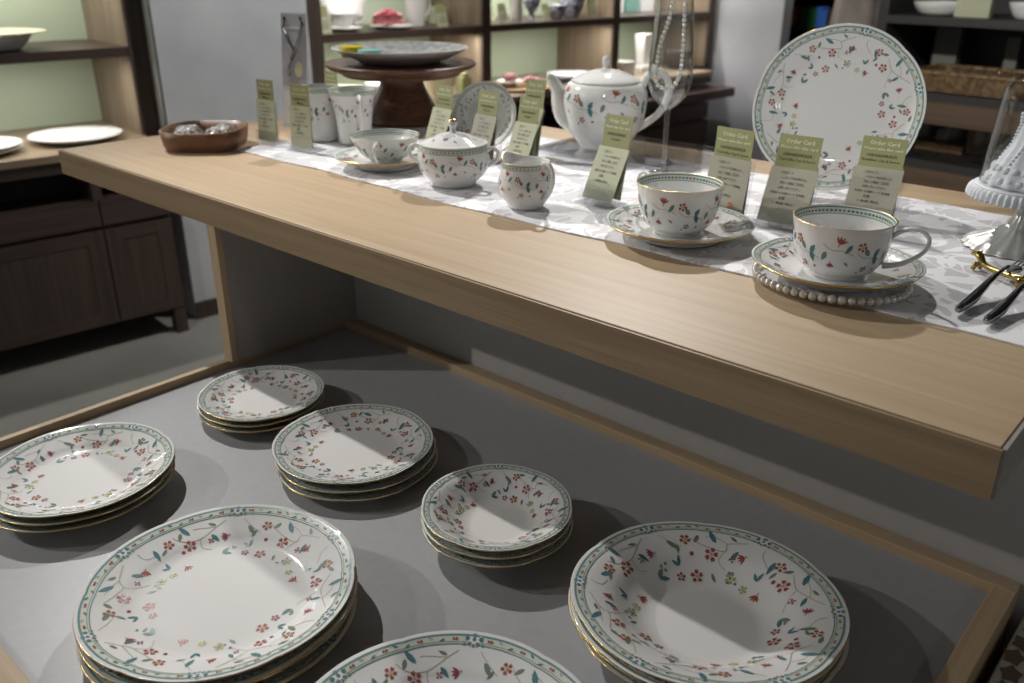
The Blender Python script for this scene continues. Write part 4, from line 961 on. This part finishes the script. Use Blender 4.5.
def rose(label, a, b, z, s=1, mat='rose'):
    t = thing('rose', label, 'flower', RL(a, b, z), 0); m = MB()
    for k in range(4):
        for i in range(4+k):
            an = 2*PI*i/(4+k)+k*.5; r = .006+.0095*k; tl = .25+.28*k; vs = []
            for u in range(5):
                for v in range(4):
                    uu = (u-2)/2; q = v/3; w = .010+.007*k; x = r*(.35+q*.75)-.5*r*uu*uu; y = uu*w*1.25*(1-.35*q*q); zz_ = .004+(.036-.0045*k)*math.sin(q*1.5)-abs(uu)*.004*q
                    vs.append((s*(x*math.cos(an)-y*math.sin(an)), s*(x*math.sin(an)+y*math.cos(an)), s*zz_))
            m.add(vs, [(u*4+v, (u+1)*4+v, (u+1)*4+v+1, u*4+v+1) for u in range(4) for v in range(3)])
    m.build('petals', mat, t)
    m = MB(); m.ball((0, 0, s*.012), s*.018, 0, 10, 6, 1, 1, .6)
    for i in range(3): an = i*2+.5; P_ = Painter(m, lambda u, v: Vector((u, v, .006*s))); P_.leaf(.02*s*math.cos(an), .02*s*math.sin(an), an, .035*s, .018*s)
    m.build('leaves', 'yel', t)
rose('large pink rose lying on a white saucer on the upper right shelf', -3.47, 2.37, SHZ+.014, 1.9)
simple_cup('white_pitcher', 'tall white pitcher with handle right of the pink rose', -3.50, 2.545, SHZ, [(0, 0), (.034, 0), (.040, .02), (.046, .07), (.052, .15)], 'white2', True, deg(95), 1.2)
small_card(-3.44, 2.655, SHZ, 'green price card leaning left of the shelf upright, beside the pitcher', .10, .055)
for i in range(3): box_thing('card_stack', ['lowest pale green booklet left of the middle shelf upright', 'second pale green booklet left of the middle shelf upright', 'topmost pale green booklet left of the middle shelf upright'][i], 'booklet', -3.62, 2.765, SHZ+.026*i, .05, .07, .025, 'cardpale', group='pale green booklets stacked by the upright')
# bay two
small_card(-3.45, 3.04, SHZ, 'green price card at the left of the middle bay, next to the upright', .09, .05)
small_card(-3.60, 3.08, SHZ, 'taller pale price card behind, at the left of the middle bay', .14, .06)
simple_cup('white_mug', 'plain white narrow mug in the middle bay of the upper shelf', -3.52, 3.185, SHZ, [(0, 0), (.026, 0), (.03, .01), (.032, .06), (.034, .12)], 'white2', False)
simple_cup('patterned_mug', 'blue and white patterned goblet cup in the middle bay', -3.52, 3.29, SHZ, [(0, 0), (.030, 0), (.012, .03), (.030, .055), (.045, .09), (.046, .12)], 'bluew', False)
small_card(-3.46, 3.345, SHZ, 'pale price card between the blue patterned cups', .08, .05)
simple_cup('patterned_bowl', 'small blue and white bowl in the middle bay', -3.48, 3.43, SHZ, [(0, 0), (.025, 0), (.038, .02), (.052, .045), (.057, .07)], 'bluew', False)
simple_cup('patterned_cup', 'large blue and white cup at the right of the middle bay', -3.52, 3.585, SHZ, [(0, 0), (.030, 0), (.042, .02), (.062, .06), (.070, .115)], 'bluew', False)
small_card(-3.45, 3.675, SHZ, 'green price card at the right end of the middle bay', .12, .06)
# bay three
for i, (b_, mt, lb) in enumerate(((3.90, 'tglass', 'turquoise and white gift box at the left of the right bay'), (4.03, 'white2', 'white gift box in the middle of the right bay'), (4.16, 'tglass', 'turquoise gift box right in the right bay'), (4.30, 'paper', 'pale gift box behind the champagne flute'))):
    box_thing('gift_box', lb, 'box', -3.62, b_, SHZ, .05, .11, .20, mt)
# counter level
CZ = CTZ
simple_cup('cream_bowl', 'cream bowl on the counter seen under the left of the cake stand', -3.40, 2.085, CZ, [(0, 0), (.04, 0), (.07, .03), (.09, .07), (.095, .09)], 'cream', False)
simple_cup('cream_bowl', 'cream bowl with amber inside beside the first, under the cake stand', -3.42, 2.285, CZ, [(0, 0), (.04, 0), (.06, .03), (.072, .07), (.075, .09)], 'white2', False)
small_card(-3.46, 2.42, CZ, 'green price card on the counter behind the cake stand pedestal', .12, .08)
simple_cup('cream_jug', 'cream coloured jug tapering downwards with handle, right of the cake stand', -3.36, 2.545, CZ, [(0, 0), (.030, 0), (.035, .01), (.055, .06), (.082, .125)], 'cream', True, deg(80), .9)
m = MB(); m.box(-.02, .02, -.028, .028, 0, .085, 0, .003); m.tube([(0, 0, .085), (0, 0, .105)], .018, 12)
o = m.build('green_bottle', 'cardgreen', None, RL(-3.40, 2.745, CZ), (0, 0, -YW)); tag(o, 'squat green bottle beside the cream jug at the shelf upright', 'bottle')
t = MB(); t.lathe(smooth_prof([(0, 0), (.16, 0), (.165, .008), (.16, .016), (0, .016)], 3), 48)
o = t.build('round_board', 'board', None, RL(-3.38, 3.08, CZ+.001)); tag(o, 'round honey-coloured wooden board on the counter of the middle bay', 'board')
pl('white_saucer', .07, -3.38, 3.02, CZ+.030, 'small white pedestal dish on the round wooden board', h=.014)
m = MB(); m.lathe([(0, 0), (.03, 0), (.02, .014), (0, .014)], 20); o = m.build('dish_foot', 'white2', None, RL(-3.38, 3.02, CZ+.0165)); tag(o, 'short white foot ring under the pedestal dish', 'foot')
m = MB(); m.lathe(smooth_prof([(0, 0), (.026, 0), (.033, .010), (.033, .014), (.030, .017), (.033, .020), (.033, .025), (.022, .036), (0, .040)], 3), 24)
o = m.build('macaron', 'macaron', None, RL(-3.38, 3.02, CZ+.042)); tag(o, 'dusty pink macaron on the small white dish', 'macaron')
rose('pale pink artificial rose right of the macaron dish', -3.37, 3.155, CZ+.017, 1.1, 'rosel')
pl('grey_plate', .145, -3.42, 3.50, CZ+.001, 'lower blue-grey plate stacked on the counter behind the teapot spout', mat='platter', h=.014)
pl('grey_plate', .140, -3.42, 3.50, CZ+.013, 'middle blue-grey plate stacked behind the teapot spout', mat='bluew', h=.014)
pl('grey_plate', .135, -3.42, 3.50, CZ+.024, 'top pale plate stacked behind the teapot spout', mat='paper', h=.014)
box_thing('white_box', 'low white square box on the counter of the right bay', 'box', -3.42, 3.90, CZ, .10, .10, .075, 'white2')
m = MB(); m.lathe(smooth_prof([(0, 0), (.034, 0), (.036, .006), (.052, .15), (.056, .17)], 3)+[(.050, .170), (.03, .02), (0, .02)], 4, 0); 
m.sm = [False]*len(m.sm)
o = m.build('square_vase', 'white2', None, RL(-3.46, 4.12, CZ+.035), (0, 0, .67)); tag(o, 'tapered square white vase behind the teapot lid', 'vase')
box_thing('white_box', 'low white block under the tapered square vase', 'box', -3.46, 4.11, CZ, .12, .14, .034, 'white2')
simple_cup('dark_bowl', 'dark brown bowl behind the pearls in the flute', -3.42, 4.39, CZ, [(0, 0), (.04, 0), (.06, .02), (.078, .07), (.080, .10)], 'walnut', False)

# ------------------------------------------------------------------ far shelving on the right
t = thing('store_shelving', 'dark open shelving with brown boards behind the upright plate, right side', 'shelving', RL(-1.8, 3.6, 0), -YW)
def fp(nm, mat, *bx):
    mb = MB(); mb.box(*bx); mb.xform(Matrix.Translation((1.8, -3.6, 0))); return mb.build(nm, mat, t)
for a_ in (-1.82, -.75): fp('upright', 'darkgrey', a_, a_+.04, 3.6, 4.05, 0, 1.9)
fp('back_panel', 'darkgrey', -1.80, -.75, 4.05, 4.07, 0, 1.9)
for z_, mt in ((1.14, 'darkgrey'), (.862, 'darkgrey'), (.600, 'darkgrey'), (.34, 'darkgrey')): fp('shelf', mt, -1.78, -.75, 3.6, 4.05, z_-.030, z_)
for z_ in (.832, .570): fp('shelf_front', 'brownsh', -1.78, -.75, 3.585, 3.599, z_-.085, z_)
# basket
def basket(label, a0, a1, b0, b1, z0, z1):
    t = thing('wicker_basket', label, 'basket', RL((a0+a1)/2, (b0+b1)/2, z0), -YW); w, d, h = a1-a0, b1-b0, z1-z0; m = MB(); rows = 7
    for k in range(rows):
        z = h*(k+.5)/rows; P = [(x, y, z+.0025*math.sin(i*PI)) for i, (x, y) in enumerate(rrect(w*(.93+.07*k/rows), d*(.93+.07*k/rows), .03, 4))]; P.append(P[0]); m.tube(P, h/rows*.42, 6)
    pts = rrect(w*.93, d*.93, .03, 4)
    for i in range(40):
        q = i/40*len(pts); i0 = int(q); f = q-i0; x = pts[i0][0]*(1-f)+pts[(i0+1) % len(pts)][0]*f; y = pts[i0][1]*(1-f)+pts[(i0+1) % len(pts)][1]*f
        m.tube([(x*.99, y*.99, 0), (x*1.06, y*1.06, h)], .006, 5)
    m.add([(x, y, .004) for x, y in pts], [tuple(range(len(pts)))], 0, False); m.build('woven_body', 'basket', t)
    m = MB(); P = [(x, y, h) for x, y in rrect(w*1.0, d*1.0, .03, 4)]; P.append(P[0]); m.tube(P, .010, 8); m.build('rim', 'basket', t)
basket('long honey wicker basket on the far shelf right of the upright plate', -1.66, -1.22, 3.62, 3.90, .864, .935)
rnd = random.Random(9)
for i in range(5):
    m = MB(); r = .026+.006*rnd.random(); m.lathe(smooth_prof([(0, 0), (r*.8, 0), (r, .02), (r*1.05, .06), (r*.9, .085)], 3), 18)
    o = m.build('glass_jar', 'glass', None, RL(-1.585+i*.075, 3.70+(i % 2)*.07, .870)); tag(o, 'small clear glass standing in the wicker basket, %s' % ['at its left end', 'second from the left', 'in the middle', 'second from the right', 'at its right end'][i], 'glass', 'small glasses in the wicker basket')
def tall(i, a, z, w, h, mat, lab, b=3.93): box_thing('boxed_goods', lab, 'box', a, b, z, w, .05, h, mat)
tall(0, -1.66, .862, .10, .225, 'greyob', 'grey-green upright board at the left end behind the wicker basket')
tall(1, -1.40, .862, .05, .20, 'greyob', 'narrow grey upright box behind the middle of the wicker basket')
tall(2, -1.30, .862, .05, .21, 'brownsh', 'brown upright box behind the right half of the wicker basket')
tall(3, -1.18, .862, .07, .20, 'board', 'honey brown upright box beyond the wicker basket near the dome')
# top of far shelf
simple_cup('pale_dish', 'pale glossy dish on the top board of the far shelving', -1.625, 3.72, 1.14, [(0, 0), (.05, 0), (.08, .01), (.10, .035), (.105, .05)], 'white2', False)
box_thing('card_box', 'pale green upright pack on the top board of the far shelving', 'box', -1.485, 3.68, 1.14, .13, .04, .10, 'cardpale')
simple_cup('white_bowl', 'white bowl on the top board of the far shelving at the right edge', -1.285, 3.70, 1.14, [(0, 0), (.04, 0), (.06, .012), (.078, .045), (.082, .06)], 'white2', False)
# lower shelf glassware
for i, (a, b, k) in enumerate(((-1.60, 3.70, 1), (-1.54, 3.74, .8), (-1.48, 3.69, 1.1), (-1.38, 3.72, .9), (-1.32, 3.70, 1.1), (-1.25, 3.74, .9))):
    m = MB(); m.lathe(smooth_prof([(0, 0), (.028*k, 0), (.004, .006), (.004, .05*k), (.030*k, .07*k), (.034*k, .12*k), (.030*k, .14*k)], 3), 18)
    o = m.build('stem_glass', 'glass', None, RL(a, b, .601)); tag(o, 'clear stemmed glass on the lower far shelf, %s from the left' % ['first', 'second', 'third', 'fourth', 'fifth', 'sixth'][i], 'glass', 'stemmed glasses on the lower far shelf')
box_thing('wooden_crate', 'brown wooden crate on the lower far shelf', 'crate', -1.36, 3.90, .60, .24, .12, .155, 'brownsh')
box_thing('wooden_riser', 'low honey wooden riser on the lower far shelf, left', 'riser', -1.58, 3.90, .60, .20, .14, .03, 'board')
# far dark store with coloured goods
t = thing('dark_shelving', 'dark shelving far back between the grey column and the upright plate', 'shelving', RL(-3.4, 5.85, 0), -YW)
def fp2(nm, mat, *bx):
    mb = MB(); mb.box(*bx); mb.xform(Matrix.Translation((3.4, -5.85, 0))); return mb.build(nm, mat, t)
fp2('back_panel', 'black', -3.8, -1.7, 6.25, 6.27, 0, 2.2)
for z_ in (.62, .90, 1.22, 1.5): fp2('shelf', 'darkgrey', -3.8, -1.7, 5.85, 6.25, z_-.03, z_)
for a_ in (-3.8, -2.75, -1.74): fp2('upright', 'darkgrey', a_, a_+.04, 5.85, 6.25, 0, 2.2)
M['c_red'] = plain('dark_red_pack', (.16, .02, .02), .5); M['c_or'] = plain('ochre_pack', (.40, .25, .05), .5); M['c_gr'] = plain('green_pack', (.02, .12, .03), .5); M['c_bl'] = plain('blue_pack', (.04, .14, .50), .5); M['c_dk'] = plain('dark_pack', (.04, .035, .03), .5)
cols = ['c_dk', 'c_red', 'c_or', 'c_or', 'c_red', 'c_gr', 'c_gr', 'c_gr', 'c_bl', 'c_bl', 'c_dk', 'c_dk']
cn = dict(c_dk='black', c_red='dark red', c_or='ochre', c_gr='green', c_bl='blue')
a = -3.74
ordn = ['first', 'second', 'third', 'fourth', 'fifth', 'sixth', 'seventh', 'eighth', 'ninth', 'tenth', 'eleventh', 'twelfth']
for i, c in enumerate(cols):
    box_thing('packet', '%s pack on the far dark shelf beside the grey column, %s from the left' % (cn[c], ordn[i]), 'packet', a+.02, 5.93, .90, .036, .10, .115+.01*(i % 3), c, group='coloured packs on the far dark shelf'); a += .040
# draped cloth
t = thing('draped_cloth', 'beige draped fabric hanging behind the top of the upright plate', 'cloth', RL(-2.42, 4.6, .4), -YW)
m = MB(); vs = []; nx, nz = 40, 10
for i in range(nx):
    for j in range(nz+1):
        an = 2*PI*i/nx; z = j/nz; r = (.17-.07*z**2)*(1+.10*math.sin(an*6+z*2)+.05*math.sin(an*11)); vs.append((r*math.cos(an)*1.05, r*math.sin(an)*.6, z*1.05))
m.add(vs, [(i*(nz+1)+j, ((i+1) % nx)*(nz+1)+j, ((i+1) % nx)*(nz+1)+j+1, i*(nz+1)+j+1) for i in range(nx) for j in range(nz)])
m.build('folds', 'drape', t)
m = MB(); m.tube([(0, 0, -.4), (0, 0, 1.12)], .012, 10); m.lathe([(0, -.4), (.14, -.4), (.14, -.385), (0, -.38)], 24); m.build('stand_pole', 'darkgrey', t)

# low white surface with gold pattern beyond the tray at the lower right
M['goldpat'] = speckle('white_gold_pattern_panel', (.55, .55, .52), (.58, .58, .55), 3, .5)
M['golddec'] = plain('bronze_pattern', (.18, .12, .06), .5)
m = MB(); m.box(-.088, .30, .25, .905, 0, EYE-.628, 0, .002)
rnd = random.Random(4); zc_ = EYE-.6275
for i in range(24):
    y = .27+i*.0265; x = -.076+.003*math.sin(i*1.7); n = 10
    m.add([(x+.0075*math.cos(2*PI*q/n+i)*(1+.45*(q % 2)), y+.010*math.sin(2*PI*q/n+i)*(1+.45*(q % 2)), zc_) for q in range(n)], [tuple(range(n))], 1, False)
o = m.build('patterned_chest', ['goldpat', 'golddec'], None); tag(o, 'white surface with bronze pattern beyond the tray at the lower right corner', 'chest')
bpy.context.view_layer.update()
